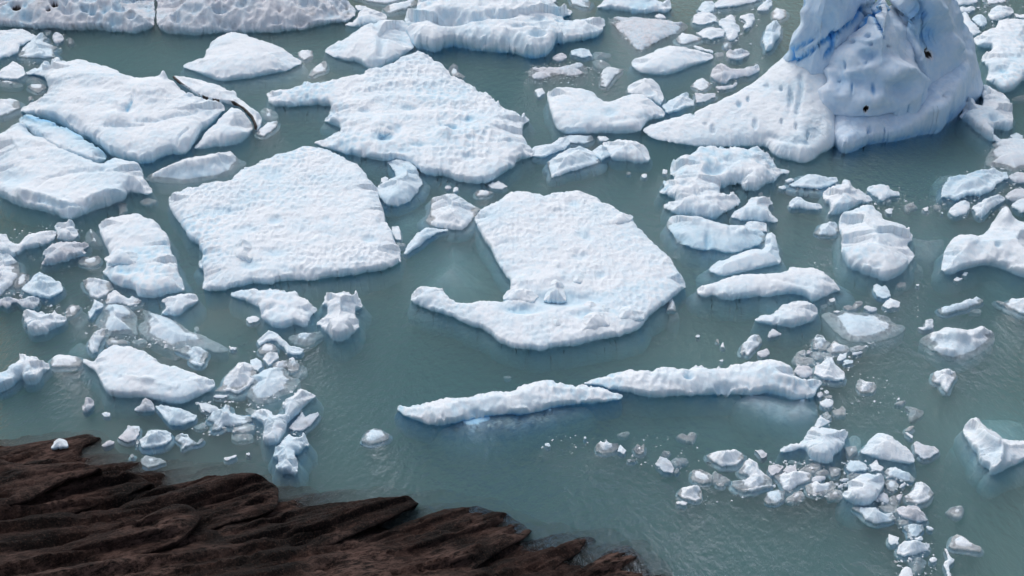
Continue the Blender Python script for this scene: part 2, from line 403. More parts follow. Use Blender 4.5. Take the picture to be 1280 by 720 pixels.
def ice(label, tile, pts, kind='chunk', group=None, parent=None, feats=None, parts=(), name=None, **o):
    P = shape(tile, pts); q = dict(KIND[kind]); q.update(o)
    nm = name or q.pop('name'); q.pop('name', None); cat = q.pop('cat'); mat = MATS[q.pop('mat')]; fc = q.pop('facet', 0); H = q.pop('H', None)
    _seed[0] += 37; seed = q.pop('seed', _seed[0])
    if kind == 'chunk' and 'mat' not in o and 'zbase' not in o:          # broken ice differs: snowy, blue, clear, more or less awash
        rr = np.random.RandomState(seed).rand(2); mat = MATS['ICE_SOFT' if rr[0] < .55 else 'ICE_BLUE' if rr[0] < .80 else 'ICE_CLEAR' if rr[0] < .87 else 'ICE']
        if rr[1] > .4: q['zbase'] = -0.10*rr[1]; q['rim'] = .12; q['shelf'] = .6
    zb = q.get('zbase', 0.0)
    wx, wy = at(P[:, 0], P[:, 1], zb); PWd = np.stack([wx, wy], 1); A = abs(area2(PWd))/2
    per = np.hypot(*(np.roll(PWd, -1, 0)-PWd).T).sum(); wid = 2.6*A/per        # mean breadth
    if H is None: H = min(1.3, max(0.10, 0.24*wid)) if kind != 'floe' else min(0.85, 0.35+0.06*wid)
    if kind in ('chunk', 'lump', 'grey'):
        k = min(1.0, wid/2.2); q['edge'] *= max(0.3, k); q['shelf'] *= max(0.25, k); q['draft'] *= max(0.4, k)
        q['pit'] = q['pit']*max(0.3, k) if kind != 'chunk' else q['pit']
    if kind == 'low': k = min(1.0, wid/2.0); q['draft'] *= max(.3, k)
    tf = []
    if fc: tf.append(facets(H, PWd, seed, fc, o.get('sharp', 0.9)))
    q.pop('sharp', None)
    if feats: tf.append(relief(feats))
    def top(x, y, qx, qy, d):
        dz = np.zeros_like(x); bl = np.zeros_like(x)
        for f in tf:
            r = f(x, y, *proj_shift(x, y, qx, qy, dz), d)
            if isinstance(r, tuple): dz = dz+r[0]; bl = bl+r[1]
            else: dz = dz+r
        return dz, bl
    ob = plate(nm, P, H, mat, parent, top=top if tf else None, seed=seed, **q)
    if ob is None: print('EMPTY', label); return None
    if parent is None: tag(ob, label, cat, group)
    elif label: tag(ob, label)
    for (pn, pt, pp, pk, po) in parts:
        ice(None, pt, pp, pk, parent=ob, name=pn, **po)
    return ob
def proj_shift(x, y, qx, qy, dz):
    return qx, qy

def brash(label, tile, polys, n, lo, hi, mat=None, grow=0.0):
    """fine broken ice nobody could count: many small angular crumbs in one object"""
    rng = np.random.RandomState(n*7+len(polys)); V = []; F = []
    base = np.array([(1, 0, 0), (-1, 0, 0), (0, 1, 0), (0, -1, 0), (0, 0, 1), (0, 0, -1), (.6, .6, .4), (-.6, .5, .3)], float)
    tri = [(0, 6, 4), (6, 2, 4), (2, 7, 4), (7, 1, 4), (1, 3, 4), (3, 0, 4), (0, 2, 6), (2, 1, 7), (2, 0, 5), (1, 2, 5), (3, 1, 5), (0, 3, 5)]
    Ps = [shape(tile, p) for p in polys]; ar = np.array([abs(area2(p)) for p in Ps]); ar /= ar.sum(); k = 0; tries = 0
    while k < n and tries < n*30:
        tries += 1; P = Ps[rng.choice(len(Ps), p=ar)]
        a, b = P.min(0), P.max(0); q = rng.uniform(a, b)
        if seg_dist(q[:1], q[1:], P)[0][0] < 0: continue
        x, y = at(q[0], q[1]); r = mpp(*q)*lo*(hi/lo)**(rng.rand()**2)*0.5
        v = base*rng.uniform(.55, 1.25, (8, 1))*np.array([rng.uniform(.7, 1.5), rng.uniform(.6, 1.1), rng.uniform(.35, .75)])*r
        t = rng.uniform(0, 6.28); c, s_ = math.cos(t), math.sin(t)
        v = np.stack([v[:, 0]*c-v[:, 1]*s_ + float(x), v[:, 0]*s_+v[:, 1]*c + float(y), v[:, 2]+rng.uniform(-.25, .2)*r], 1)
        o = 8*k; V.append(v); F += [(i+o, j+o, m+o) for i, j, m in tri]; k += 1
    ob = mesh_obj('brash_ice', np.concatenate(V), F, mat or ICE, None, np.zeros(8*k), False)
    return tag(ob, label, None, None, 'stuff')
# ------------------------------------------------------------------ the large floes
curved = ice('broad white floe curving into a hooked arm, with loose blocks scattered on top', '21',
  '-70,287 -20,246 40,232 150,248 260,240 370,232 410,260 490,300 540,345 600,355 608,385 640,430 660,440 680,465 720,510 790,570 820,620 860,670 862,720 830,750 770,805 710,845 670,880 640,932 560,960 450,980 420,985 330,1010 240,1015 140,1038 0,1025 -60,1000 -110,950 -160,925 -230,905 -320,860 -410,835 -490,805 -508,780 -495,740 -470,715 -345,720 -345,745 -300,785 -220,795 -140,785 -30,792 -5,760 0,700 -50,640 -80,570 -140,480 -170,420 -190,370 -150,325',
  'floe', H=0.62, pit=0.11, pitsize=0.7, res=1.3, edge=0.3,
  feats=[('pit', 718, 253, 8, 5, .12, .35), ('pit', 690, 268, 7, 4, .1, .3), ('pit', 728, 292, 9, 5, .1, .25), ('pit', 735, 297, 6, 4, .1, .2), ('pit', 725, 320, 9, 5, .14, .35),
         ('pit', 750, 343, 6, 5, .14, .35), ('bump', 731, 290, 5, 4, .12, 0), ('bump', 694, 259, 8, 4, .15, 0), ('bump', 696, 330, 5, 4, .1, 0), ('pit', 705, 372, 46, 9, .3, .6), ('pit', 655, 385, 24, 6, .28, .75), ('ridge', [(640, 350), (665, 352), (700, 345)], 6, .12, 0), ('pit', 730, 392, 18, 5, .16, .4),
         ('crack', [(745, 418), (749, 421), (753, 426)], 1.2, .12, .1), ('pit', 798, 338, 8, 4, .06, .08), ('pit', 826, 346, 6, 4, .06, .08), ('pit', 576, 394, 6, 3, .1, .1)])
for nm, tl, pp, zb in (('curved', '11', '800,480 900,440 1040,420 1100,440 1180,560 1240,660 1250,760 1100,860 960,900 800,860 720,700', -2.7), ('curved', '21', '-560,740 -300,760 -60,900 150,1000 400,980 660,900 760,760 800,800 700,980 450,1080 150,1120 -150,1060 -400,920', -2.9)):
    ice(None, tl, pp, 'sub', parent=curved, name='submerged_foot', zbase=zb, H=2.45, edge=1.3, rim=.03)
square = ice('large square floe covered all over in small dimples, one loose block on it', '01',
  '850,255 930,215 1050,185 1145,180 1170,145 1240,115 1280,95 1380,55 1450,30 1520,10 1560,5 1620,20 1680,50 1710,60 1760,90 1800,110 1835,160 1880,195 1890,215 1880,240 1895,280 1920,330 1915,370 1950,420 1970,480 2005,510 1995,560 2000,600 1920,635 1850,640 1780,655 1680,670 1560,685 1375,690 1365,705 1300,705 1280,700 1200,715 1100,740 1020,735 1020,700 1025,640 995,610 1000,590 1025,560 1000,530 1010,510 950,490 930,450 900,400 865,360 850,300',
  'floe', H=0.66, pit=0.19, pitsize=0.8, res=1.1,
  feats=[('pit', 343, 274, 9, 5, .16, .45), ('pit', 408, 273, 6, 4, .1, .3), ('pit', 461, 298, 8, 4, .16, .4), ('pit', 340, 217, 14, 8, .12, .3), ('pit', 275, 263, 18, 6, .1, .3), ('pit', 310, 285, 20, 5, .1, .3), ('pit', 345, 315, 16, 5, .1, .3), ('pit', 312, 330, 14, 6, .15, .5),
         ('bump', 440, 225, 40, 12, .12, 0), ('bump', 400, 340, 60, 10, .12, 0), ('pit', 360, 338, 9, 4, .12, .3)])
broad = ice('broad triangular floe with rows of ripples and a blunt finger on its side', '10',
  '45,455 100,450 190,440 225,430 245,405 285,425 350,410 440,375 530,365 570,345 640,340 680,320 740,280 815,248 850,265 890,290 950,340 980,380 1060,410 1140,450 1200,500 1280,545 1330,575 1372,602 1340,625 1325,660 1355,720 1370,730 1390,765 1370,795 1310,810 1280,842 1240,870 1190,905 1160,925 1080,920 1000,910 960,890 890,880 830,875 815,850 760,815 650,810 560,795 470,780 400,760 340,735 285,712 330,690 430,650 420,640 370,620 335,600 375,580 370,545 380,535 280,530 200,535 75,535',
  'floe', H=0.85, pit=0.24, pitsize=1.05, res=1.2, shelf=0.6, edge=0.45,
  feats=[('bump', 478, 157, 12, 7, .4, 0), ('pit', 480, 170, 12, 4, .35, .75), ('bump', 555, 166, 9, 6, .4, 0), ('pit', 563, 159, 11, 3, .3, .7), ('pit', 585, 150, 8, 3, .2, .5), ('pit', 512, 134, 10, 3, .25, .5), ('pit', 455, 137, 8, 3, .2, .4), ('pit', 523, 179, 9, 3, .25, .6), ('pit', 498, 160, 5, 6, .2, .4),
         ('pit', 505, 186, 10, 4, .2, .5), ('pit', 585, 195, 10, 5, .2, .4), ('ridge', [(432, 134), (470, 122), (520, 122), (580, 128)], 5, .16, 0), ('ridge', [(420, 152), (480, 148), (560, 142), (630, 155)], 5, .16, 0), ('ridge', [(450, 110), (500, 102), (540, 103)], 4, .16, 0), ('ridge', [(560, 170), (610, 160), (650, 180)], 6, .2, 0)])
CHANNEL = [(26, 144), (60, 151), (84, 161), (104, 171), (124, 184), (136, 198)]
# the cracked floe in two levels
px_, py_ = at(90, 170)
cracked = tag(empty('ice_floe', float(px_), float(py_)), 'wide two-level floe split by dark cracks, blue ice showing in its channel', 'ice floe')
ice(None, '00', '95,555 190,480 245,445 235,400 200,385 120,365 150,350 195,345 215,310 260,300 290,285 300,300 320,310 390,300 455,318 530,330 595,360 600,378 655,380 710,392 770,388 800,378 815,362 838,385 905,433 975,473 1000,489 1060,504 1110,514 1130,545 1060,620 1020,655 985,700 960,735 940,765 890,778 860,770 800,790 760,815 700,822 600,800 540,775 480,722 440,700 380,670 300,630 200,590 130,572',
  'floe', parent=cracked, name='upper_slab', H=1.25, pit=0.05, res=1.3, shelf=0.2, edge=0.5, blue_wall=0.7,
  feats=[('ridge', [(60, 100), (100, 96), (150, 100)], 10, .35, 0), ('bump', 190, 112, 26, 12, .5, 0), ('pit', 158, 134, 10, 5, .3, .15), ('crack', [(150, 140), (163, 128), (167, 118)], 2.5, .25, .05), ('crack', [(172, 150), (195, 150), (215, 144), (245, 140)], 2.2, .25, .2), ('bump', 145, 147, 13, 7, .35, 0), ('crack', [(131, 156), (150, 157), (180, 155)], 1.5, .25, .1),
         ('bump', 205, 96, 4, 4, .45, 0), ('ridge', [(30, 140), (60, 152), (95, 165)], 5, .2, 0), ('pit', 60, 128, 12, 4, .12, .2), ('bump', 110, 120, 30, 8, .2, 0), ('crack', [(221, 180), (224, 170), (235, 160)], 1.4, .2, .1), ('bump', 143, 128, 4, 3, .2, 0), ('crack', [(158, 131), (165, 124)], 1.3, .1, 1)])
ice(None, '00', '-60,700 0,660 60,632 108,612 170,668 250,722 330,762 420,800 490,818 540,800 590,795 640,810 705,820 712,885 740,920 765,955 745,978 690,970 640,970 630,1000 550,1030 440,1070 340,1103 240,1065 130,1045 70,1025 10,995 -10,970 -60,940',
  'floe', parent=cracked, name='lower_slab', H=0.95, pit=0.04, res=1.3, rim=0.75, edge=0.3, shelf=0.5, blue_wall=0.45, bluefn=lambda x, y, qx, qy, d: 0.5*np.exp(-line_dist(qx, qy, CHANNEL)/10.0),
  feats=[('ridge', [(25, 240), (60, 248), (100, 264)], 5, .3, 0), ('crack', [(50, 250), (75, 258), (105, 258), (112, 250)], 2.5, .3, .35), ('ridge', [(110, 250), (135, 240), (158, 244)], 4, .35, 0), ('pit', 15, 220, 18, 10, .3, .3), ('pit', 38, 197, 7, 2, .12, .3), ('ridge', [(20, 165), (60, 180), (110, 205), (170, 212)], 12, .15, 0), ('bump', 175, 222, 18, 7, .2, 0), ('crack', [(45, 232), (60, 222), (90, 215), (130, 214)], 2, .14, .12), ('pit', 48, 165, 14, 7, .2, .3)])
ice(None, '00', '96,585 140,570 240,605 330,640 420,685 500,740 545,795 480,835 400,810 320,780 240,735 160,680 104,625', 'floe', parent=cracked, name='blue_channel', mat='ICE', H=0.80, rim=0.95, pit=0.06, rough=0.6, edge=0.1, shelf=0.0, bluefn=lambda x, y, qx, qy, d: 0.75*np.exp(-line_dist(qx, qy, CHANNEL)/7.0))
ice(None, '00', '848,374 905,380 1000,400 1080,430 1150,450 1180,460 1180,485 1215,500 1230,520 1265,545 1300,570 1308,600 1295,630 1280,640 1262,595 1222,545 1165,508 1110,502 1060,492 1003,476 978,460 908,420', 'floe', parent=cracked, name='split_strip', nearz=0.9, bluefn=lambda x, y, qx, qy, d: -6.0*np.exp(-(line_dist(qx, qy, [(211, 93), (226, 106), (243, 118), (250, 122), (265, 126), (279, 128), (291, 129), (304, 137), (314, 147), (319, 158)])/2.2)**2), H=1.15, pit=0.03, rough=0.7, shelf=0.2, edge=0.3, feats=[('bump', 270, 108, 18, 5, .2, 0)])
ice(None, '00', '1135,556 1165,526 1215,556 1250,603 1268,640 1240,690 1190,722 1110,735 1070,735 1000,750 968,738 1000,704 1030,660 1070,624', 'floe', parent=cracked, name='split_lobe', H=1.05, pit=0.03, rough=0.6, shelf=0.25, edge=0.35)
ice('sharp ice block frozen against the shore of the square floe gap, leaning over dark water', '11', '880,275 930,272 1000,265 1040,285 1090,310 1125,325 1090,370 1060,410 1025,437 960,430 900,420 868,400 848,385 870,345', 'chunk', H=1.1, res=1.0, rim=0.8, facet=4, sharp=0.5, pit=0.03, shelf=0.1,
  parts=[('tongue', '11', '840,420 900,420 960,430 900,450 840,490 790,530 755,558 738,548 750,515 800,455', 'chunk', dict(H=0.4, mat='ICE_BLUE', shelf=0.4)), ('submerged_foot', '11', '820,300 870,330 840,430 760,500 700,470 720,400 780,330', 'sub', dict(zbase=-1.5))]) 
ice('upright pale blue ice tongue wedged between the square and the triangular floe', '11', '657,92 700,75 770,85 800,120 820,170 832,200 810,240 770,290 710,315 655,312 620,270 605,230 615,205 640,195 700,170 690,140', 'chunk', H=0.75, mat='ICE_BLUE', facet=3, sharp=0.6, shelf=0.6,
  parts=[('submerged_foot', '11', '610,250 700,320 780,300 840,330 830,400 760,460 690,430 640,340', 'sub', dict(zbase=-1.3))])
ice('large smooth floe with a rounded dome top, floating below the dirty back bergs', '00', '905,330 1030,280 1035,225 1090,185 1150,160 1210,165 1280,195 1340,210 1400,235 1470,280 1518,315 1440,355 1340,375 1280,385 1250,392 1180,400 1100,410 1000,370', 'floe', H=1.1, rim=0.4, edge=1.3, pit=0.04, rough=0.5, shelf=0.7)
ice('crouched white floe with furrowed flanks touching the honeycombed berg', '10', '335,255 380,225 450,185 520,140 600,110 700,105 745,105 770,145 790,230 780,250 730,285 670,320 590,350 545,340 510,310 440,305 380,285', 'floe', H=1.6, rim=0.35, edge=1.6, pit=0.12, rough=0.7, feats=[('crack', [(470, 30), (478, 50), (476, 66)], 5, .3, .2), ('crack', [(500, 34), (505, 50)], 4, .25, .2)])
ice('white honeycombed berg with dark melt pools and a thick undercut front', '10', '740,100 760,50 790,56 815,20 815,-60 1280,-60 1400,-50 1470,-10 1500,30 1580,40 1582,72 1520,102 1640,100 1700,88 1740,100 1735,150 1720,180 1630,205 1540,215 1490,228 1485,262 1430,290 1360,296 1280,272 1200,262 1100,255 1040,240 960,235 900,265 830,250 790,235 770,200 750,160', 'floe', H=1.7, rim=0.7, edge=0.5, pit=0.45, pitsize=2.0, rough=1.2, shelf=0.1, blue_wall=0.75, res=1.2,
  feats=[('pit', 562, 20, 21, 8, 2.3, .3), ('pit', 596, 20, 10, 4, 1.6, .2), ('pit', 624, 17, 17, 4, 2.2, .2), ('pit', 602, 50, 8, 4, .8, .5), ('pit', 558, 50, 5, 3, .5, .3), ('pit', 672, 40, 10, 4, .6, .3), ('pit', 648, 31, 8, 2, .6, .1), ('pit', 672, 22, 8, 3, .5, .1), ('bump', 513, 20, 6, 7, .7, 0), ('bump', 735, 30, 10, 6, .4, 0)])
ice('smooth two-lobed floe with a hollow-topped knob at its far end', '20', '175,455 210,440 320,440 400,455 430,490 470,515 520,500 580,472 640,470 700,490 735,525 745,540 765,570 750,595 690,600 650,640 640,660 540,670 440,665 330,672 260,672 215,640 195,580 180,500', 'floe', H=0.8, pit=0.06, rough=0.5, shelf=0.5,
  feats=[('pit', 763, 140, 9, 5, .15, .3), ('crack', [(765, 150), (790, 146), (815, 145)], 3, .12, .1)],
  parts=[('knob', '20', '578,430 600,415 650,405 700,402 735,430 760,490 740,532 700,505 640,480 585,468', 'chunk', dict(H=1.1, facet=0, feats=[('pit', 812, 114, 7, 4, .5, .2)]))])
ice('smooth lens-shaped white floe floating beyond the two-lobed floe', '20', '595,300 690,270 740,240 800,228 870,240 960,260 1005,275 1005,295 940,320 860,345 790,375 720,378 650,368 605,345', 'floe', H=0.8, pit=0.03, rough=0.45, rim=0.5, edge=0.8, shelf=0.6)
ice('narrow pitted floe with a pale snow block resting on its side', '01', '497,395 540,370 600,360 650,358 690,345 712,365 720,375 790,390 820,430 845,480 855,530 860,555 885,565 885,620 910,680 920,720 920,742 850,750 790,770 710,775 685,760 680,735 640,725 600,720 560,700 520,650 515,625 540,600 520,580 555,550 530,520 520,490 500,440', 'floe', H=0.8, pit=0.28, pitsize=0.9, feats=[('pit', 157, 337, 12, 5, .15, .5)])
ice('long flat wedge of white ice just above the dark rocks', '02', '410,365 420,345 460,360 470,350 540,285 600,275 640,285 700,305 780,355 860,385 950,420 1040,450 1075,462 1072,510 1000,540 945,570 890,582 820,575 770,560 700,550 640,550 570,550 530,530 510,480 485,425 440,395', 'floe', H=0.6, pit=0.05, rough=0.5, feats=[('ridge', [(150, 467), (180, 475), (220, 482)], 3, .12, .0), ('pit', 150, 468, 8, 4, .1, .2), ('crack', [(160, 468), (178, 470)], 1.2, .08, 0), ('crack', [(195, 477), (220, 482)], 1.2, .08, 0), ('bump', 185, 475, 10, 4, .12, 0)])
# the long ridge in two halves, floating on its blue foot
ridge_a = ice('long low ridge of white ice tapering to a point over a blue submerged foot', '12', '705,585 740,585 830,580 900,560 1000,540 1100,525 1200,515 1280,505 1370,480 1430,462 1480,458 1520,480 1580,490 1630,486 1700,490 1760,518 1820,528 1835,545 1800,565 1730,578 1610,580 1480,600 1360,632 1280,632 1200,638 1100,648 1050,665 950,685 870,690 800,670 740,640 710,610', 'floe', H=0.75, rim=0.6, pit=0.2, pitsize=0.8, rough=1.0, edge=0.7, shelf=0.3, draft=1.4, blue_wall=0.8, feats=[('crack', [(553, 518), (556, 526), (557, 532)], 1.0, .2, .1), ('crack', [(595, 515), (602, 519)], 4, .3, .3)],
  parts=[('submerged_foot', '12', '850,670 1100,630 1280,610 1600,570 1720,560 1690,640 1520,700 1340,755 1150,775 950,770 880,735', 'sub', dict(zbase=-0.62, H=0.52, edge=0.25, undul=.3, bluefn=lambda x, y, qx, qy, d: 0.42))])
ridge_b = ice('thick ridge of white ice whose end sits on a pale blue shelf', '22', '350,478 400,455 480,435 560,415 640,400 760,395 850,392 940,385 1000,390 1100,380 1280,362 1320,362 1380,385 1410,410 1410,440 1520,458 1552,470 1545,490 1520,515 1505,555 1390,562 1340,540 1280,530 1200,535 1050,535 850,540 760,545 690,552 640,540 580,525 545,519 480,504 420,484', 'floe', H=0.95, rim=0.6, pit=0.2, pitsize=0.8, rough=1.0, edge=0.7, shelf=0.15, blue_wall=0.6, feats=[('pit', 861, 468, 6, 4, .5, .55), ('pit', 905, 484, 10, 6, .4, .3), ('crack', [(895, 482), (903, 488), (912, 484)], 1.5, .3, .2), ('ridge', [(970, 470), (1000, 478), (1020, 480)], 4, .2, 0)],
  parts=[('submerged_foot', '32', '-200,530 -100,532 0,525 60,540 110,560 225,550 250,600 240,660 180,690 100,695 20,670 -60,640 -150,600', 'sub', dict(zbase=-0.55, H=0.47, edge=0.25, undul=.3, bluefn=lambda x, y, qx, qy, d: 0.25))])
ice('flat snowy floe with ragged far rim and wide pale foot, near the pale blue raft', '21', '930,712 1020,690 1100,660 1200,645 1280,645 1340,635 1385,640 1390,615 1450,612 1520,625 1570,650 1610,680 1640,720 1640,735 1580,755 1520,790 1490,785 1460,760 1380,750 1280,765 1180,770 1080,785 1010,765 1000,755 970,770 935,765', 'floe', H=0.65, pit=0.06, rough=0.9, shelf=0.9, feats=[('crack', [(960, 345), (1000, 355), (1040, 362)], 2, .08, 0)])
ice('small white floe with a grey undercut side, tucked under the flat snowy floe', '32', '-70,150 -30,135 30,130 40,105 90,75 150,65 210,70 248,90 248,130 235,165 180,185 130,200 60,195 0,185 -60,170', 'floe', H=0.75, pit=0.06, rough=0.8, rim=0.8, res=1.1)
ice('lacy white floe full of round hollows below the iceberg slope', '21', '740,235 765,210 755,185 780,178 825,180 790,150 800,120 795,85 850,70 900,50 930,15 1000,15 1100,15 1180,10 1250,15 1280,55 1300,75 1330,120 1385,135 1380,150 1325,165 1320,195 1270,200 1220,240 1150,235 1140,200 1080,215 1040,215 1035,240 1060,260 1110,255 1145,290 1130,320 1060,345 1035,375 990,375 930,365 820,355 770,320 765,300 830,280 800,265 750,250', 'floe', H=1.0, rim=0.6, pit=0.4, pitsize=1.7, rough=1.8, res=1.1, feats=[('pit', 892, 210, 13, 6, .6, .35), ('pit', 925, 222, 10, 5, .4, .2), ('pit', 858, 228, 8, 4, .3, .1), ('pit', 875, 240, 8, 4, .3, .1), ('pit', 915, 198, 9, 4, .3, .1)])
ice('rounded white floe like a boulder with a grey glassy foot trailing in the water', '31', '355,370 375,335 440,320 490,300 530,305 565,345 570,375 620,390 655,395 720,440 725,480 690,510 720,540 732,570 700,600 690,640 620,680 555,690 540,670 480,655 460,640 410,625 375,590 370,540 368,460 355,430', 'floe', H=1.2, rim=0.6, edge=0.9, pit=0.12, pitsize=0.9, rough=0.9, feats=[('pit', 1103, 287, 9, 4, .25, .2), ('crack', [(1095, 300), (1115, 305), (1135, 306)], 3, .2, .05), ('pit', 1130, 305, 4, 3, .3, 0)],
  parts=[('submerged_foot', '31', '700,460 780,490 870,475 880,490 850,540 830,595 770,590 730,560 740,520', 'sub', dict(mat='ICE_GREY', zbase=-0.75, H=0.7, rough=0.8)), ('submerged_foot', '31', '680,640 730,590 780,620 760,645', 'sub', dict(mat='ICE_GREY', zbase=-0.7, H=0.6))])
ice('white knobbly floe leaning on the boulder-like floe from behind', '31', '275,230 330,205 370,200 380,178 400,185 430,210 470,240 525,275 510,295 460,300 420,320 370,345 340,362 290,350 320,315 280,290', 'floe', H=1.0, pit=0.14, rough=1.1, res=1.1, edge=0.6)
ice('high-backed white floe running out of the picture beside a turquoise pool', '31', '865,645 880,560 890,510 940,460 980,450 1070,460 1110,420 1130,370 1175,335 1210,350 1240,385 1280,400 1400,420 1400,690 1280,670 1220,650 1160,620 1080,605 1020,620 960,635 920,660', 'floe', H=1.3, rim=0.5, edge=0.9, pit=0.06, rough=0.5, feats=[('bump', 1254, 272, 10, 10, .6, 0), ('pit', 1248, 305, 4, 3, .25, .3), ('pit', 1222, 310, 10, 12, .25, .05), ('pit', 1262, 320, 5, 5, .15, .15)],
  parts=[('submerged_foot', '31', '1010,650 1080,615 1160,630 1280,680 1400,700 1400,790 1250,760 1100,740', 'sub', dict(zbase=-1.3))])
ice('rough snow-crusted floe at the frame edge behind the iceberg', '30', '1020,190 1060,165 1120,145 1150,130 1145,105 1200,95 1280,95 1400,100 1400,400 1280,400 1245,440 1195,468 1150,455 1130,425 1085,400 1105,375 1100,340 1065,310 1080,270 1140,245 1060,245', 'floe', H=0.8, pit=0.2, pitsize=1.0, rough=1.2, feats=[('pit', 1252, 88, 9, 4, .2, .5), ('pit', 1268, 70, 9, 3, .15, .3)])
ice('white floe shaped like an open claw next to the iceberg', '30', '975,410 1010,395 1060,405 1110,440 1180,475 1215,510 1225,640 1200,660 1140,645 1115,655 1150,690 1200,705 1180,715 1110,705 1050,670 1000,620 955,590 980,550 970,500 975,470 1020,495 1050,530 1075,530 1075,500 1050,450 1000,450', 'floe', H=0.9, pit=0.18, pitsize=1.2, rough=1.0, res=1.1, feats=[('pit', 1243, 146, 6, 4, .4, .4)])
ice('pale blue raft of ice lying flush with the water, ringed by broken bits', '32', '262,135 290,120 340,130 370,110 430,125 480,125 550,125 610,150 615,170 680,190 688,210 650,235 600,260 520,275 440,280 390,265 340,225 290,170', 'low', name='ice_floe', cat='ice floe', H=0.62, edge=1.0, pit=0.06)
ice('bowl-shaped floe with raised white rims around a blue sunken middle', '32', '752,262 800,240 860,235 880,215 930,225 950,235 1010,235 1020,210 1060,215 1075,202 1085,220 1130,235 1132,275 1090,310 1040,345 980,370 900,370 840,340 800,300 770,280', 'low', name='ice_floe', cat='ice floe', H=0.75, edge=0.8, pit=0.05,
  feats=[('ridge', [(1155, 424), (1180, 418), (1190, 418), (1215, 420), (1225, 416), (1240, 420)], 6, .4, -.4), ('ridge', [(1170, 439), (1190, 443)], 5, .35, -.3), ('ridge', [(1218, 430), (1230, 428), (1240, 422)], 5, .25, -.3)])
ice('tall white floe fallen on its side in a patch of turquoise water', '33', '975,0 985,-40 1030,-70 1060,-65 1090,-35 1140,5 1180,40 1280,45 1340,50 1340,80 1280,145 1200,180 1150,210 1110,215 1100,185 1060,165 1050,120 1010,75', 'floe', H=0.95, pit=0.05, rough=0.5, res=1.1, rim=0.5, edge=0.9, feats=[('ridge', [(1215, 530), (1235, 550), (1252, 560), (1250, 585)], 5, .4, 0)],
  parts=[('submerged_foot', '33', '900,90 1000,20 1060,-60 1200,-60 1330,-20 1340,100 1180,220 1080,250 970,180', 'sub', dict(zbase=-1.7, H=0.8))])
ice('pale blue hump of ice melting into the water below the lacy floe', '21', '765,400 800,365 870,368 930,372 1000,400 1060,420 1140,425 1180,415 1240,430 1275,460 1250,500 1180,530 1080,560 1010,535 950,540 880,520 820,480 790,440', 'floe', mat='ICE_BLUE', H=0.75, edge=0.8, rim=.3, zbase=-0.08, shelf=.9, pit=.05, bluefn=lambda x, y, qx, qy, d: 0.18+0*x, feats=[('pit', 848, 299, 12, 6, .25, .35), ('pit', 885, 300, 4, 10, .25, .4), ('ridge', [(840, 276), (870, 276), (900, 285), (930, 288)], 5, .3, -.5)],
  parts=[('upper_block', '21', '1165,410 1175,390 1230,387 1272,390 1275,440 1230,440 1180,425', 'chunk', dict(H=0.6))])
ice('smooth bent bar of pale ice in front of the pale blue hump', '21', '985,620 1030,585 1100,560 1210,525 1265,530 1270,445 1310,440 1330,520 1348,600 1290,612 1180,635 1060,665 1020,655 990,640', 'floe', H=0.7, mat='ICE', edge=0.8, rim=0.4, pit=0.02, rough=0.4, shelf=0.8, bluefn=lambda x, y, qx, qy, d: 0.12)
ice('translucent blue bar of ice lying behind the square floe', '01', '720,180 770,150 850,125 960,95 1050,80 1100,55 1150,48 1165,70 1210,80 1238,100 1200,125 1165,150 1090,180 930,205 860,200 760,195', 'low', name='ice_floe', cat='ice floe', H=0.8, edge=0.6, feats=[('ridge', [(182, 223), (230, 207), (270, 200), (292, 196)], 5, .5, -.5)])
for par, tl, pp, zb in ((ridge_a, '12', '760,720 900,700 1300,660 1500,640 1500,760 1300,830 1000,850 820,800', -2.8), (ridge_b, '22', '300,560 700,545 1100,540 1250,560 1280,720 1100,800 700,800 420,760', -2.85)):
    ice(None, tl, pp, 'sub', parent=par, name='submerged_foot', zbase=zb, H=2.45, edge=1.3, rim=.03)
# the dirty bergs that close the far side
ice('long dirty white berg riddled with dark holes along the far edge', '00', '-60,140 0,130 100,140 180,148 240,140 300,150 400,155 480,152 560,160 680,170 740,160 768,140 772,60 765,0 760,-110 -60,-110', 'floe', cat='iceberg', name='iceberg', H=2.6, rim=0.3, edge=1.6, pit=0.8, pitsize=1.7, rough=1.2, res=1.2, shelf=-0.2, blue_wall=0.3, mat='ICE_GREY',
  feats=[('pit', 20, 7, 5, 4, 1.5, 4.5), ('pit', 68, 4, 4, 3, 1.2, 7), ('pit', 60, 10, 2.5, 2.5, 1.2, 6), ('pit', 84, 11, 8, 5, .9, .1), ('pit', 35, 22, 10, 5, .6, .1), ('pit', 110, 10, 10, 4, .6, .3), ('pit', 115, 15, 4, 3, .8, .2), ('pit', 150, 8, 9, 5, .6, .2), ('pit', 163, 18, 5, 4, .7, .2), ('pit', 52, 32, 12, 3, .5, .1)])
ice('second dirty berg behind the dome-topped floe, parted from its twin by a brown cleft', '00', '790,130 800,150 830,170 900,172 980,180 1040,172 1100,165 1240,165 1280,165 1430,160 1520,155 1600,130 1740,110 1782,70 1760,20 1720,-10 1600,-110 780,-110 788,0', 'floe', cat='iceberg', name='iceberg', H=2.6, rim=0.3, edge=1.6, pit=0.8, pitsize=1.7, rough=1.2, res=1.2, shelf=-0.2, blue_wall=0.3, mat='ICE_GREY',
  feats=[('pit', 220, 20, 6, 6, .9, .1), ('pit', 275, 10, 9, 5, .8, .4), ('pit', 285, 32, 14, 5, .5, .2), ('pit', 345, 25, 7, 4, .6, .2), ('pit', 375, 27, 9, 5, .5, .1), ('pit', 240, 10, 10, 5, .4, .1), ('pit', 378, 4, 8, 4, .5, .2), ('pit', 410, 15, 14, 8, .4, .05), ('pit', 300, 4, 10, 4, .4, .2)])
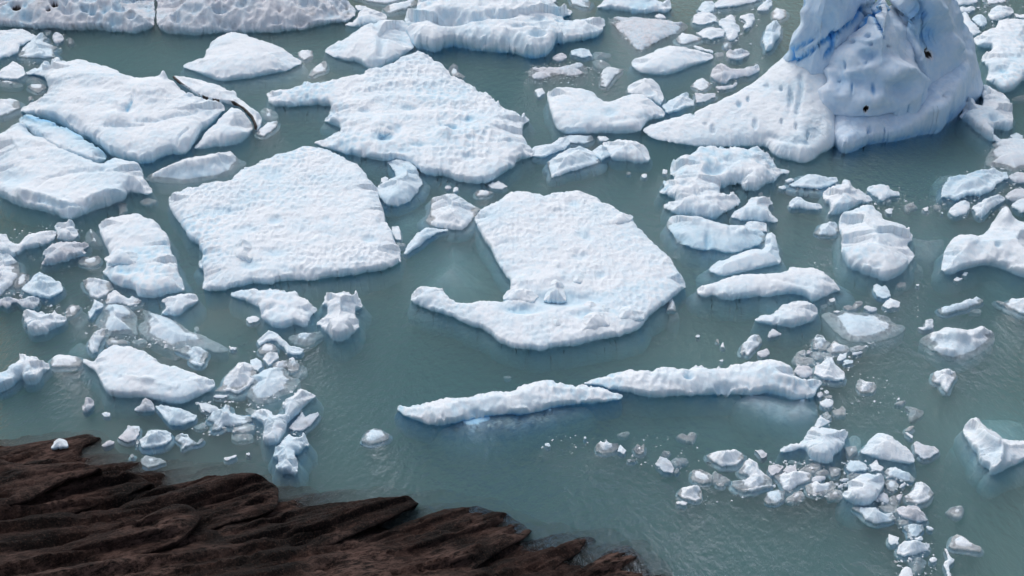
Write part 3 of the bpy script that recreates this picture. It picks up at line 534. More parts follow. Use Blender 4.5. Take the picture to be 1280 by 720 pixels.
# ------------------------------------------------------------------ chunks beside the cracked floe and the dirty bergs
G1 = 'broken ice in the corner beyond the cracked floe'
ice('grey-white slab of ice with a ridged top in the corner below the dirty berg', '00', '-40,160 0,155 60,150 105,143 150,160 183,178 150,205 100,235 90,262 45,290 0,295 -40,290', 'chunk', G1, mat='ICE', facet=4)
ice('triangular ice spire with one steep fin, between grey slab and dark open water', '00', '215,160 240,190 215,210 285,235 262,262 275,285 180,292 95,285 90,265 130,225 180,185', 'chunk', G1, H=1.3)
ice('tiny pale lump behind the triangular ice spire', '00', '225,150 255,153 250,178 230,178', 'chunk', G1)
ice('glassy dark ice lump just off the dirty berg near the triangular spire', '00', '260,160 310,165 325,200 290,225 262,205', 'grey', G1, H=.2)
ice('white sliver sticking up from the dark water off the dirty berg', '00', '335,185 350,188 370,215 345,220', 'chunk', G1)
ice('pointed pale ice wedge between the triangular spire and the cracked floe', '00', '-30,370 0,355 65,310 120,335 125,370 90,400 0,398 -30,400', 'chunk', G1)
ice('flat pale ice scrap lying in front of the pointed pale wedge', '00', '-30,400 0,402 60,405 115,420 110,440 40,442 -30,432', 'low', G1)
ice('small ice flake squeezed against the tip of the cracked floe upper slab', '00', '130,430 175,420 215,420 235,440 190,465 150,445', 'chunk', G1)
ice('clear dark blue ice pane under the rim of the cracked floe', '00', '122,380 200,388 235,410 230,440 130,420', 'low', G1, H=.42)
ice('crumb of ice off the left tip of the cracked floe upper slab', '00', '135,485 160,478 165,495 148,505', 'chunk', G1)
ice('rounded white cake of ice alone beside the tip of the cracked floe', '00', '-40,505 0,498 60,490 95,505 100,540 40,570 0,580 -40,575', 'chunk', G1, facet=3)
ice('speck of ice at the mouth of the blue channel', '00', '100,590 120,583 122,600 108,604', 'chunk', G1)
ice('faint sunken ice flake under the point of the dome-topped floe', '00', '1130,410 1180,402 1185,420 1150,428', 'low', G1)
ice('white pebble of ice off the tip of the dome-topped floe', '10', '205,260 230,248 285,255 288,285 240,300 215,285', 'chunk', G1, facet=3)
ice('small ice swan-shape with a raised point near the dome-topped floe', '10', '265,375 295,330 310,325 330,305 350,302 357,325 350,355 300,370 280,382', 'chunk', G1)
ice('translucent slab tilted against the end of the split strip', '10', '20,545 60,542 110,568 108,600 60,610 30,600', 'low', G1, H=.6)
ice('small white ice cake beside the end of the split strip', '10', '0,662 60,612 110,605 100,640 40,680 5,676', 'chunk', G1)
ice('little ice cake floating free below the lower slab of the cracked floe', '01', '710,285 740,270 772,285 745,298 718,297', 'chunk', G1)
ice('upright ice nub in the shadow under the lower slab', '01', '588,305 605,295 628,295 625,335 605,350 598,325', 'chunk', G1)
ice('sunken pale ice patch trailing from the corner of the lower slab', '01', '650,260 730,262 770,270 740,330 660,340 640,300', 'sub', G1)
# between the bergs at the top
G2 = 'broken ice among the far bergs'
ice('knobbly white chunk wedged between the second dirty berg and the crouched floe', '10', '430,125 480,110 510,85 520,50 580,45 650,70 660,95 600,120 520,137', 'lump', G2, H=.8)
ice('smooth white bar of ice beside the honeycombed berg', '10', '630,45 660,25 740,10 805,0 806,25 720,50 660,70', 'chunk', G2, facet=3)
ice('thin white ice strip crossing the top edge beyond the smooth bar', '10', '480,-20 560,5 640,18 720,5 730,-20', 'chunk', G2, facet=3)
ice('pale hollow block between second dirty berg and the thin strip', '10', '490,25 550,30 545,48 510,52', 'chunk', G2)
ice('small snowy block on the far edge behind the honeycombed berg', '20', '60,-30 220,-30 225,20 180,33 120,20 70,10', 'lump', G2, H=.6)
ice('low white ledge of ice just past the corner of the honeycombed berg', '20', '290,-30 340,-25 395,10 385,40 300,25', 'chunk', G2)
ice('floe with a deep blue heart cut off by the top edge of the view', '20', '410,35 450,15 480,-20 720,-20 740,20 790,-10 798,50 770,70 740,60 640,70 560,55 480,50', 'floe', G2, H=.8, pit=.1, feats=[('pit', 800, 4, 18, 8, .2, .7)])
ice('ice crumb cluster trailing from the blue-hearted floe', '20', '715,75 745,70 775,90 750,100 720,92', 'lump', G2)
ice('glassy half-sunken sheet of ice spread between the blue-hearted floe and lens floe', '20', '480,100 560,80 700,90 860,110 885,140 840,170 760,200 640,270 580,220 520,150', 'low', G2, name='ice_floe', cat='ice floe', mat='ICE_GREY', H=.5, edge=.3, rim=.6, pit=.12, pitsize=.5, rough=1.4)
ice('glassy sunken sheet of ice hidden below the honeycombed berg', '20', '75,350 140,335 230,335 330,308 380,345 380,380 300,402 225,385 160,412 90,400', 'low', G2, mat='ICE_GREY', H=.47, edge=.3, rim=.6, pit=.12, pitsize=.5, rough=1.4)
ice('pair of ice nubs at the corner where triangular floe meets the open water', '10', '960,345 985,318 1010,330 1005,355 1050,380 1040,395 980,380', 'chunk', G2)
ice('white nub poking up off the far flank of the triangular floe', '20', '115,450 150,440 165,465 130,490', 'chunk', G2)
ice('rounded grey-white boulder of ice under the honeycombed berg front', '20', '295,255 340,240 385,245 400,280 350,290 300,275', 'chunk', G2, facet=3)
ice('flat grey ice flake beside the rounded grey-white boulder', '20', '200,280 240,265 275,270 268,300 210,310', 'grey', G2)
ice('pale flat flake of ice drifting off the rounded grey-white boulder', '20', '400,262 450,262 500,270 490,290 440,302 405,300', 'low', G2)
ice('half-sunken white chunk with a pale skirt, between the lens floe and glassy sheet', '20', '440,370 470,335 555,345 510,385 470,440 440,425', 'chunk', G2, shelf=.9)
ice('ghostly sunken ice beneath the half-sunken white chunk', '20', '400,300 480,310 500,340 430,350 410,330', 'low', G2, H=.45)
# small floes between the lens floe and the iceberg
G3 = 'small ice pieces between the lens floe and the iceberg'
ice('white cake with a flat top nearest the far end of the lens floe', '20', '815,195 850,165 920,180 955,190 940,205 860,225 830,215', 'chunk', G3, facet=3)
ice('slanting white block joined to the flat-topped cake by the lens floe', '20', '920,165 990,135 1060,145 1062,185 1000,195 955,188', 'chunk', G3)
ice('jagged white half-ring of ice with a bay bitten out', '20', '1025,115 1075,85 1110,80 1112,105 1145,140 1120,200 1090,210 1070,190 1070,160', 'lump', G3)
ice('crescent of white ice closing the jagged half-ring', '20', '1130,80 1180,70 1215,65 1210,120 1175,150 1150,135 1172,112', 'lump', G3)
ice('cube-like ice bit under the jagged half-ring', '20', '1055,215 1090,212 1090,235 1060,240', 'chunk', G3)
ice('thin broken ice line lying just behind the lens floe', '20', '900,225 960,238 1010,255 1005,270 930,248', 'lump', G3)
ice('ice crumb at the pointed end of the lens floe', '20', '1015,267 1050,260 1055,278 1025,285', 'chunk', G3)
ice('dark hollow ring of dirty ice past the end of the lens floe', '20', '1065,255 1130,240 1190,260 1180,285 1130,307 1080,295', 'grey', G3, H=.5, feats=[('pit', 921, 66, 9, 4, .4, .2)])
ice('white boulder of ice with a grey collar up by the frame edge', '20', '900,115 910,80 950,60 1000,70 1025,90 1020,110 950,125', 'chunk', G3)
ice('pale lump leaning over the white boulder with a grey collar', '20', '930,50 950,10 1000,0 1020,20 1010,60 960,68', 'chunk', G3, mat='ICE_BLUE')
ice('long white plate cut by the frame edge above the jagged half-ring', '20', '1010,20 1060,-20 1250,-20 1250,0 1200,15 1110,35 1020,42', 'chunk', G3, facet=3, H=.6)
ice('white knob of ice between the long plate and the iceberg shoulder', '20', '1220,45 1260,10 1280,-10 1300,0 1300,30 1275,60 1230,58', 'lump', G3)
ice('grey bone-shaped ice piece with a round head and dark eye hole', '20', '990,355 1020,325 1060,325 1090,345 1150,345 1205,335 1230,320 1238,350 1210,375 1130,395 1085,400 1075,425 1040,420 1000,395', 'grey', G3, H=.7, feats=[('pit', 908, 95, 4, 3, .5, 0)])
ice('white ice hump between the lens floe end and the bone-shaped piece', '20', '895,430 920,400 950,390 995,420 980,440 940,455', 'chunk', G3, facet=3)
ice('grey wedge of ice resting against the iceberg snow slope', '20', '915,465 960,465 1020,465 1020,490 960,510 920,515', 'chunk', G3, mat='ICE_GREY')
ice('blue-grey tilted slab with a small horn, jammed against the snow slope', '20', '750,530 790,500 850,475 870,460 885,470 882,490 910,500 910,525 850,550 780,575 765,560', 'chunk', G3, mat='ICE_BLUE', H=.9)
ice('glassy crumbs of dirty ice under the bone-shaped piece', '20', '1000,430 1080,430 1130,410 1120,440 1050,455', 'grey', G3)
ice('white bump of ice standing by the iceberg shoulder', '30', '15,65 40,40 85,50 90,80 60,105 20,95', 'chunk', G3, facet=3)
ice('pale blue leaning block tucked into the iceberg shoulder', '30', '-10,135 40,108 65,130 60,180 35,215 20,245 -10,262 -25,200', 'chunk', G3, mat='ICE_BLUE', H=1.2)
# behind the iceberg
G4 = 'broken ice behind the iceberg'
ice('long smooth white block cut by the frame edge behind the iceberg', '30', '860,-20 1050,-20 1045,10 1000,28 920,30', 'chunk', G4, H=.7, facet=3)
ice('second smooth block at the frame edge, next along from the long smooth one', '30', '1085,-20 1200,-20 1190,12 1100,17', 'chunk', G4, facet=3)
ice('small round lump beside the peak of the iceberg', '30', '925,50 960,35 1000,35 1035,30 1040,55 1000,68 950,68', 'lump', G4)
ice('tongue of white ice running down behind the iceberg hollowed peak', '30', '960,75 990,57 1010,90 1060,150 1050,170 1010,180 990,150 980,110', 'lump', G4)
ice('translucent ice ball between white tongue and the snow-crusted floe', '30', '1020,90 1050,70 1090,80 1100,120 1070,140 1030,112', 'grey', G4, mat='ICE_BLUE')
ice('white mound with a snowy cap just beyond the snow-crusted floe', '30', '1100,65 1140,25 1225,45 1225,65 1190,90 1140,103 1105,90', 'lump', G4)
ice('small white bar at the frame edge beyond the snow-crusted floe', '30', '1235,70 1330,72 1330,95 1240,90', 'chunk', G4)
ice('grey-blue cube of ice near the open claw-shaped floe', '30', '1215,680 1240,665 1275,680 1270,705 1230,705', 'chunk', G4, mat='ICE_BLUE')
ice('small white fragment trailing off the tip of the open claw-shaped floe', '30', '1120,722 1160,690 1200,712 1250,720 1240,735 1130,738', 'chunk', G4)
ice('glassy slush sheet by the frame edge under the snow-crusted floe', '30', '1215,490 1270,475 1330,480 1330,505 1230,505', 'low', G4, mat='ICE_GREY', H=.47, pit=.1, pitsize=.5)
# between the triangular floe and the two lobed floe
G5 = 'ice pieces in the gap before the two-lobed floe'
ice('flat white block touching the near side of the two-lobed floe', '20', '260,680 330,675 405,675 410,700 360,722 280,717', 'chunk', G5, facet=3)
ice('small white bit beside the flat white block by the two-lobed floe', '20', '430,685 470,680 485,695 460,710 440,705', 'chunk', G5)
ice('snowy rag of ice at the triangular floe tip, half awash', '21', '60,60 110,10 200,0 230,-28 280,-30 290,0 260,30 150,70', 'chunk', G5, mat='ICE_BLUE', H=.45)
ice('white shelf of ice with layered steps and a blue underside', '21', '170,90 260,40 330,10 400,35 430,60 440,90 350,125 260,150 200,175 190,130', 'chunk', G5, H=.9, facet=4, shelf=.6)
ice('pale sloping block leaning on the layered white shelf', '21', '400,35 440,8 490,20 500,60 445,88', 'chunk', G5, H=.8, mat='ICE_BLUE')
ice('fluffy crumbly white ice mass near the iceberg slope tip', '21', '445,0 500,-15 560,-15 640,-5 680,25 690,90 640,100 590,85 520,85 490,60', 'lump', G5, H=.9, pit=.18, shelf=.3,
    parts=[('submerged_foot', '21', '480,80 590,70 660,90 650,130 600,140 500,120', 'sub', dict(mat='ICE_GREY', zbase=-.7))])
ice('ice speck drifting between fluffy mass and the lacy floe', '21', '755,127 775,130 772,146 757,145', 'chunk', G5)
ice('tiny ice flake below the fluffy mass, nearer the layered shelf', '21', '575,145 590,140 595,150 580,153', 'chunk', G5)
ice('tiny ice flake below the fluffy mass, nearer the lacy floe', '21', '650,155 672,152 670,163 655,165', 'chunk', G5)
ice('small ice pair in the gap under the triangular floe, the darker wet one', '11', '945,215 975,205 980,225 950,232', 'grey', G5)
ice('crumbly white bit beside the darker wet one under the triangular floe', '11', '985,215 1010,215 1012,240 985,240', 'lump', G5)
ice('oval white ice cake under the corner of the triangular floe', '11', '1090,240 1110,228 1165,228 1192,245 1150,262 1100,262', 'chunk', G5, facet=3)
ice('pointed bluish chunk touching the corner of the triangular floe', '11', '1160,205 1210,182 1258,212 1225,228 1180,225', 'chunk', G5)
ice('tiny white bit behind the upright blue tongue', '11', '625,170 645,160 668,170 645,190 628,188', 'chunk', G5)
ice('small white knob at the square floe corner beside the leaning block', '11', '680,415 715,410 722,440 725,480 700,475 680,450', 'chunk', G5)
ice('low ice scrap bridging the square floe corner and the leaning block tongue', '11', '700,490 750,500 740,515 722,512', 'chunk', G5)
# on and off the lacy floe
G6 = 'ice pieces around the lacy and boulder-like floes'
ice('snowy lump with a bay, just off the lacy floe near end', '21', '1095,365 1120,330 1160,315 1180,275 1260,265 1300,280 1315,300 1280,318 1285,340 1330,375 1325,392 1250,390 1140,385', 'lump', G6, H=.7)
ice('crumb of ice in the bay of the lacy floe', '21', '1090,240 1110,235 1112,250 1095,252', 'chunk', G6)
ice('crumb of ice off the rim of the lacy floe towards the iceberg', '21', '1235,245 1250,242 1250,256 1238,256', 'chunk', G6)
ice('white floe fragment with a pale green skirt, beyond the knobbly floe', '31', '105,200 150,180 185,155 250,155 300,170 340,165 350,185 310,210 240,225 130,215', 'chunk', G6, H=.55, shelf=1.0, facet=3)
ice('crumbly ice at the end of the lacy floe', '31', '75,180 115,168 135,180 100,200', 'lump', G6)
ice('small crumb below the crumbly ice at the lacy floe end', '31', '50,217 75,205 95,217 75,230', 'lump', G6)
ice('caterpillar-shaped white chunk between lacy and boulder-like floes', '31', '100,325 110,285 150,265 180,280 200,295 270,300 268,325 230,333 180,325', 'lump', G6, H=.7)
ice('egg-shaped white ice lump at the corner of the boulder-like floe', '31', '230,445 260,405 300,392 345,400 355,435 330,458 260,460', 'chunk', G6, H=.8, facet=3, sharp=.6)
ice('fluffy grey-white ice with a spread fan of crumbs, alone in dark water', '31', '495,215 540,205 600,203 615,230 660,235 655,265 600,270 570,290 530,260 500,240', 'lump', G6, pit=.16)
ice('crumb hanging below the fluffy grey-white fan', '31', '595,280 615,278 608,292 598,290', 'chunk', G6)
ice('round ice pebble between the boulder-like floe and the fluffy fan', '31', '585,330 605,318 625,325 618,348 595,348', 'chunk', G6)
ice('twin-tipped ice scrap in the open dark water past the fluffy fan', '31', '685,305 720,293 740,312 705,320 700,330 690,322', 'chunk', G6)
ice('ice flake farthest out in the dark water, beyond the twin-tipped scrap', '31', '770,322 800,316 803,335 780,338', 'chunk', G6)
ice('ice speck close to the turquoise edge of the translucent cluster', '31', '838,305 858,305 855,322 840,322', 'chunk', G6)
ice('lone ice grain below the turquoise edge of the translucent cluster', '31', '865,338 878,340 875,350 866,348', 'chunk', G6)
# the translucent cluster at the frame edge
G7 = 'translucent cluster at the frame edge'
ice('wide icy slush sheet at the frame edge, uppermost of the translucent cluster', '31', '1080,100 1110,50 1125,0 1150,-20 1280,-20 1400,0 1400,120 1280,130 1220,150 1190,125 1130,120', 'low', G7, name='ice_floe', cat='ice floe', mat='ICE', H=.62, pit=.14, pitsize=.7, rough=1.5, edge=.5)
ice('turquoise-tinted hump with a snowy crest in the translucent cluster', '31', '865,270 880,200 900,165 1000,150 1060,130 1120,120 1195,140 1198,170 1150,200 1120,240 1060,265 1010,260 940,285', 'chunk', G7, name='ice_floe', cat='ice floe', mat='ICE_BLUE', H=1.0, pit=.15, rough=1.1,
    parts=[('submerged_foot', '31', '825,240 830,180 900,150 1000,180 1000,290 900,312', 'sub', dict(zbase=-.9))])
ice('grey-white rounded chunk at the outer corner of the translucent cluster', '31', '905,340 920,305 980,280 1010,300 1000,345 950,360 915,362', 'lump', G7)
ice('white crumbly arm of ice along the near side of the translucent cluster', '31', '1015,320 1080,280 1130,255 1180,260 1185,285 1130,310 1100,345 1075,375 1040,365 1040,340', 'lump', G7, H=.7)
ice('grey rubble lump inside the translucent cluster', '31', '1185,250 1240,225 1330,228 1330,275 1220,290 1190,280', 'grey', G7)
ice('white lump at the frame edge above the high-backed floe', '31', '1215,302 1260,275 1330,270 1330,330 1280,350 1230,325', 'lump', G7)
ice('small white bit just above the peak of the high-backed floe', '31', '1160,315 1185,305 1205,320 1175,330', 'chunk', G7)
ice('dark rubble wedged between slush sheet and turquoise-tinted hump', '31', '1200,152 1260,140 1330,145 1330,200 1220,195', 'grey', G7)
ice('ice shard at the foot of the high-backed floe, the larger of two', '31', '925,680 945,665 975,672 950,690', 'chunk', G7)
ice('ice shard at the foot of the high-backed floe, the smaller of two', '31', '968,656 982,640 1002,645 990,660', 'chunk', G7)
# the left bank cluster
G8 = 'ice pieces off the near side of the cracked floe'
ice('white floe piece with a long curved arm reaching to the small stacked chunk', '01', '-40,455 0,450 35,450 38,475 90,510 115,470 180,440 270,432 285,450 260,490 200,515 130,525 75,565 40,572 0,560 -40,555', 'floe', G8, H=.7, shelf=.8)
ice('stack of three rounded white lumps below the lower slab', '01', '270,405 310,395 325,405 345,383 375,395 375,420 395,440 390,465 350,490 280,475 285,450 275,425', 'lump', G8, H=.8)
ice('flat scalloped grey-white floe under the stacked lumps', '01', '210,545 270,490 330,485 380,490 420,487 445,500 440,520 410,535 430,550 360,580 280,600 220,612 203,600 230,570 215,555', 'lump', G8, H=.6, rim=.8, mat='ICE_GREY')
ice('boat-shaped white chunk with two horns', '01', '390,590 410,555 440,570 490,557 508,580 500,600 440,615 410,605', 'chunk', G8)
ice('pale ghostly ice block half under water beside the pitted floe', '01', '420,480 440,430 465,425 480,450 510,480 520,510 460,517', 'low', G8, H=.55)
ice('big pale blue block rounded like a loaf at the frame edge', '01', '-40,565 0,560 60,565 95,595 100,640 85,680 40,730 0,765 -40,770', 'chunk', G8, H=1.2, facet=3, sharp=.6)
ice('small knobby ice piece beside the loaf-shaped block', '01', '65,690 110,645 148,655 145,685 110,715 75,722', 'chunk', G8)
ice('sharp-edged white block with a sloping top, behind the honeycombed lump', '01', '110,725 170,655 200,640 300,690 318,720 310,735 250,780 200,765 140,750', 'chunk', G8, H=1.2)
ice('ragged low ice with scalloped front under the sharp-edged white block', '02', '-40,60 0,60 40,50 110,60 150,45 190,50 195,70 185,105 130,110 70,65 40,105 15,90 0,95 -40,95', 'lump', G8, H=.7, mat='ICE_GREY')
ice('honeycombed grey-white lump with a dark shaded front, alone off the shore', '02', '115,115 140,105 200,115 255,125 275,108 285,130 330,140 335,160 300,200 245,210 240,230 150,240 135,195 122,205 125,165 112,140', 'lump', G8, name='ice_floe', cat='ice floe', H=.9, rim=.85, pit=.2, pitsize=.9)
ice('pitted three-toothed floe by the frame edge, nearest the rocks', '02', '-40,430 0,425 20,400 90,370 105,345 90,330 110,323 180,340 220,365 250,380 245,405 210,440 200,470 150,490 125,480 125,455 95,465 60,500 0,525 -40,530', 'lump', G8, name='ice_floe', cat='ice floe', H=.75, rim=.85, pit=.2, pitsize=.9)
ice('white chunk touching the honeycombed grey-white lump', '02', '325,105 350,85 400,85 402,105 370,135 335,148', 'chunk', G8,
    parts=[('submerged_foot', '02', '340,150 400,110 440,130 440,170 390,215', 'sub', dict(zbase=-.7))])
ice('leaning pale block at the corner of the pitted narrow floe', '01', '415,680 440,668 550,690 566,725 530,760 490,775 455,770 430,730', 'chunk', G8, H=.9, facet=4)
ice('flat-sided white block lying behind the small flat plate', '02', '540,35 570,15 600,25 640,50 660,38 705,62 700,78 650,90 600,75 560,80 530,80 525,65', 'chunk', G8, H=.6)
ice('flat smooth plate of ice hooked round the end of the pitted narrow floe', '02', '800,62 840,45 900,28 970,30 993,50 985,75 930,110 895,145 820,135 805,125 838,88', 'floe', G8, H=.5, rough=.5, shelf=.5)
ice('small stacked shard pointing up between two pale sunken blocks', '02', '470,55 490,65 518,80 515,95 480,120 450,155 440,120 460,100', 'chunk', G8, H=.7)
ice('large pale blue dome of ice awash above the flat wedge', '02', '480,160 500,110 550,80 620,80 660,110 690,150 680,200 690,240 600,240 540,250 480,190', 'low', G8, name='ice_floe', cat='ice floe', H=.85, edge=.9)
ice('long pale blue ice back awash in milky water beside the flat wedge', '02', '690,185 735,155 710,110 735,110 780,130 850,150 900,175 945,215 1020,240 1080,270 1140,300 1140,320 1080,330 1050,310 900,300 860,320 800,290 740,260 700,225', 'low', G8, name='ice_floe', cat='ice floe', H=.75, edge=.8)
ice('white toe of ice at the end of the long pale blue back', '02', '870,310 930,295 1000,295 1040,325 1030,360 1010,395 970,390 940,365 950,345 900,320', 'chunk', G8, H=.7, facet=4, shelf=.8)
ice('ice pebble off the thin tip of the long pale blue back', '02', '1145,290 1185,295 1175,310 1150,312', 'chunk', G8)
ice('faint sunken ice dot behind the long pale blue back', '02', '965,200 990,190 1000,210 980,222', 'low', G8)
ice('pointed white shard standing at the shoulder of the flat wedge', '02', '440,300 445,260 480,220 520,205 525,240 500,280 490,325 465,330', 'chunk', G8, H=.9)
ice('milky sunken slab before the pointed white shard', '02', '330,330 400,270 440,290 440,345 370,342', 'sub', G8)
ice('low pale rim of ice squeezed between the blue dome and the flat wedge', '02', '525,265 560,248 590,260 630,262 640,280 580,280 545,287', 'chunk', G8)
ice('thin pale ice sliver along the back of the flat wedge', '02', '650,268 730,255 735,272 680,285', 'low', G8)
ice('oval white lump joined to the corner of the flat wedge towards the pitted three-toothed floe', '02', '250,370 265,345 310,333 380,345 410,365 400,390 320,395 260,395', 'chunk', G8, facet=3,
    parts=[('submerged_foot', '02', '310,400 400,385 420,430 330,455', 'sub', dict(zbase=-.7))])
ice('dirty grey stacked ice pebble near the rocks', '02', '405,600 425,570 430,548 465,555 468,578 460,605 430,635', 'grey', G8, H=.7)
ice('faint pale flake drifting towards the rocks from the flat wedge', '02', '510,630 530,622 550,628 545,640 520,640', 'chunk', G8)
ice('dirty grey bell-shaped ice under the point of the flat wedge', '02', '665,610 705,580 715,555 750,560 775,590 770,620 700,622', 'grey', G8, H=.8)
# below and beside the flat wedge
G9 = 'ice pieces between the flat wedge and the rocks'
ice('pale blue tilted block under the near edge of the flat wedge', '02', '775,590 810,582 880,600 960,625 985,635 970,665 900,690 850,690 810,640', 'chunk', G9, mat='ICE_BLUE', H=.7)
ice('curled white strip by the corner of the flat wedge', '02', '990,572 1040,575 1090,595 1095,610 1050,625 1010,610', 'chunk', G9, facet=3)
ice('starfish-shaped white ice with an upright horn', '02', '1035,660 1060,620 1110,610 1130,582 1150,590 1155,620 1190,640 1255,645 1258,665 1200,685 1120,695 1100,715 1060,712 1070,675', 'chunk', G9, H=.7)
ice('small white sausage of ice before the starfish', '02', '1165,705 1230,680 1270,690 1265,710 1220,725 1165,720', 'chunk', G9, facet=3)
ice('low bluish flake tucked behind the starfish', '02', '950,690 1000,680 1040,670 1035,695 990,715', 'low', G9)
ice('pear-shaped white block off the blunt end of the flat wedge', '02', '1075,515 1110,490 1120,450 1165,415 1185,385 1225,372 1260,385 1280,400 1280,460 1250,490 1190,535 1150,522', 'chunk', G9, H=1.0, facet=4)
ice('flat white scrap between pear-shaped block and the flat wedge', '02', '1050,545 1085,530 1135,540 1110,552', 'chunk', G9)
ice('pale thin plate between the starfish and the branching white piece', '02', '1215,605 1260,600 1330,630 1330,660 1270,650', 'low', G9, mat='ICE')
ice('ragged snow-covered floe with torn edges in front of the square floe', '12', '-125,30 -100,12 -40,5 0,5 55,10 70,-5 180,20 195,3 215,30 270,70 280,95 312,100 275,145 250,205 210,185 130,210 70,190 20,150 25,120 0,95 -70,65 -120,45', 'floe', G9, H=.6, pit=.12, rough=1.2)
ice('tiny white fleck under the torn edge of the ragged snow-covered floe', '02', '1230,155 1265,140 1300,150 1280,170 1245,172', 'chunk', G9)
ice('lumpy white floe like an hourglass, beside the ragged snow-covered floe', '12', '345,30 420,25 515,28 520,55 540,90 510,110 490,130 510,170 515,205 480,235 440,265 395,272 375,245 335,215 325,195 298,185 330,150 350,135 365,100 330,85 345,65', 'floe', G9, H=.95, pit=.12, rough=1.2, res=1.1)
ice('chain of pale ice slabs leading to the hourglass floe', '12', '5,265 60,210 100,225 130,250 170,285 250,305 215,335 160,330 140,300 100,270 60,265 20,290', 'chunk', G9, mat='ICE_BLUE', H=.6)
ice('translucent fan of ice spreading from the foot of the hourglass floe', '12', '155,240 250,225 340,215 350,235 310,260 250,300 180,285', 'low', G9, H=.5)
ice('faceted pale chunk at the near end of the slab chain', '12', '10,310 50,265 100,290 110,310 60,330 20,335', 'chunk', G9)
ice('shiny white ice nugget on top of the pale stack, farther one', '12', '30,355 60,325 110,322 120,350 95,365 65,390', 'chunk', G9, H=.7)
ice('shiny white ice nugget on top of the pale stack, middle flat one', '12', '80,380 110,365 155,365 160,385 150,402 85,405', 'chunk', G9, H=.6)
ice('shiny white ice nugget at the end of the pale stack with a pointed tip', '12', '155,390 165,355 185,347 200,370 215,380 215,410 170,425', 'chunk', G9, H=.8)
ice('broad pale turquoise shelf of ice under the three shiny nuggets', '12', '-60,430 0,440 40,410 80,400 160,402 165,445 228,455 200,510 140,545 80,580 0,590 -50,540', 'low', G9, name='ice_floe', cat='ice floe', H=.8, edge=.7)
ice('pale translucent lump on the flank of the turquoise shelf', '12', '165,430 215,415 225,385 255,400 250,440 200,455', 'low', G9)
ice('small pale chunk between pear-shaped block and the turquoise shelf', '12', '-30,360 0,350 25,365 30,395 10,420 -25,400', 'chunk', G9, mat='ICE_BLUE')
ice('white branching piece shaped like a bone with a crossbar', '12', '-30,640 0,610 35,600 75,612 85,640 135,628 150,600 130,580 150,555 190,540 195,510 230,503 303,530 285,560 235,595 220,625 160,675 150,720 130,755 110,785 70,792 40,780 35,730 45,690 0,660', 'floe', G9, H=.7, pit=.05, rough=.8, res=1.0)
ice('grey ice splinter lying along the branching white piece', '12', '160,700 215,640 230,620 245,645 310,620 318,632 270,690 240,710 190,720', 'chunk', G9, mat='ICE_GREY')
ice('pale blocky piece with a white crest nearest the rock tip', '13', '90,85 120,50 150,20 165,5 190,20 225,20 240,0 270,70 240,80 225,110 190,120 210,140 205,225 160,210 125,215 95,175 120,150 90,140', 'floe', G9, mat='ICE_BLUE', H=.55, rough=.6, res=1.0)
ice('white loaf of ice alone in rippled water off the rocks', '13', '525,35 560,-5 590,-20 625,-15 640,5 668,10 665,35 620,50 570,62 530,50', 'chunk', G9, facet=3, shelf=.6)
ice('pale rounded chunk near shore with a dark wet back', '03', '590,30 620,0 640,-30 690,-25 700,10 680,40 640,52', 'chunk', G9, mat='ICE_GREY')
ice('thin white splinter between two pale chunks near shore', '03', '680,50 690,35 697,50 690,80 682,75', 'chunk', G9)
ice('blocky pale blue chunk with a flat top near shore', '03', '700,40 740,0 760,-12 830,-10 855,5 860,40 830,70 760,85 710,90', 'chunk', G9, mat='ICE_BLUE', H=.75, facet=4)
ice('twisted white ice like a running figure close to shore', '03', '870,25 900,10 940,10 955,35 985,50 1010,22 1022,35 1000,62 960,65 925,75 910,92 905,60 880,45', 'chunk', G9, H=.5)
ice('pale flat oval ice cake before the branching white piece', '03', '1155,10 1180,5 1265,10 1260,40 1200,52 1160,40', 'low', G9, mat='ICE')
ice('ice grain beside the pale flat-topped block near shore', '03', '650,118 662,110 670,122 655,128', 'chunk', G9)
ice('low oval cake of ice nearest the dark rocks', '03', '705,135 730,120 790,130 830,150 800,160 740,177 708,160', 'chunk', G9, facet=3, shelf=.6)
ice('dirty grey slush patch at the rock edge', '03', '500,70 540,40 580,50 540,77', 'grey', G9, H=.15)
ice('white chunk in front of the pale blue tilted block, awash near shore', '02', '635,715 660,690 695,690 700,715 670,735', 'chunk', G9)
ice('sunken pale bar drifting below the starfish towards shore', '02', '730,720 760,705 830,712 815,728 750,732', 'low', G9)
ice('broken white bar trailing out from the branching piece to shore', '03', '1120,132 1180,118 1176,126 1130,138', 'chunk', G9)
ice('lone ice crumb off the broken white bar', '03', '1230,110 1248,104 1247,115', 'chunk', G9)
# ------------------------------------------------------------------ the near bank of small ice
G10 = 'small ice between the flat snowy floe and the bowl-shaped floe'
ice('tooth-shaped ice chunk touching the foot of the boulder-like floe', '32', '525,-15 545,-22 570,-8 590,-20 600,0 612,42 575,50 545,40 528,15', 'chunk', G10)
ice('thin ice chip below the boulder-like floe', '31', '650,697 685,693 685,707 655,709', 'chunk', G10)
ice('second thin ice chip below the boulder-like floe, farther out', '31', '735,702 760,698 755,712', 'chunk', G10)
ice('arrow-shaped chunk between the tooth and the pale blue raft', '32', '570,87 590,62 610,52 640,65 665,70 650,95 600,102', 'chunk', G10)
ice('curved white flake at the back of the pale blue raft', '32', '375,95 400,85 420,92 440,65 470,65 475,80 440,100 400,110', 'chunk', G10)
ice('grey-white flake lying next to the curved flake behind the pale blue raft', '32', '470,92 500,85 548,100 540,118 500,118', 'grey', G10)
ice('faint ice flake between small undercut floe and the pale blue raft', '32', '255,88 290,76 300,90 270,110', 'low', G10)
ice('tiny grain of ice at the corner of the pale blue raft', '32', '325,117 345,110 362,118 345,125', 'chunk', G10)
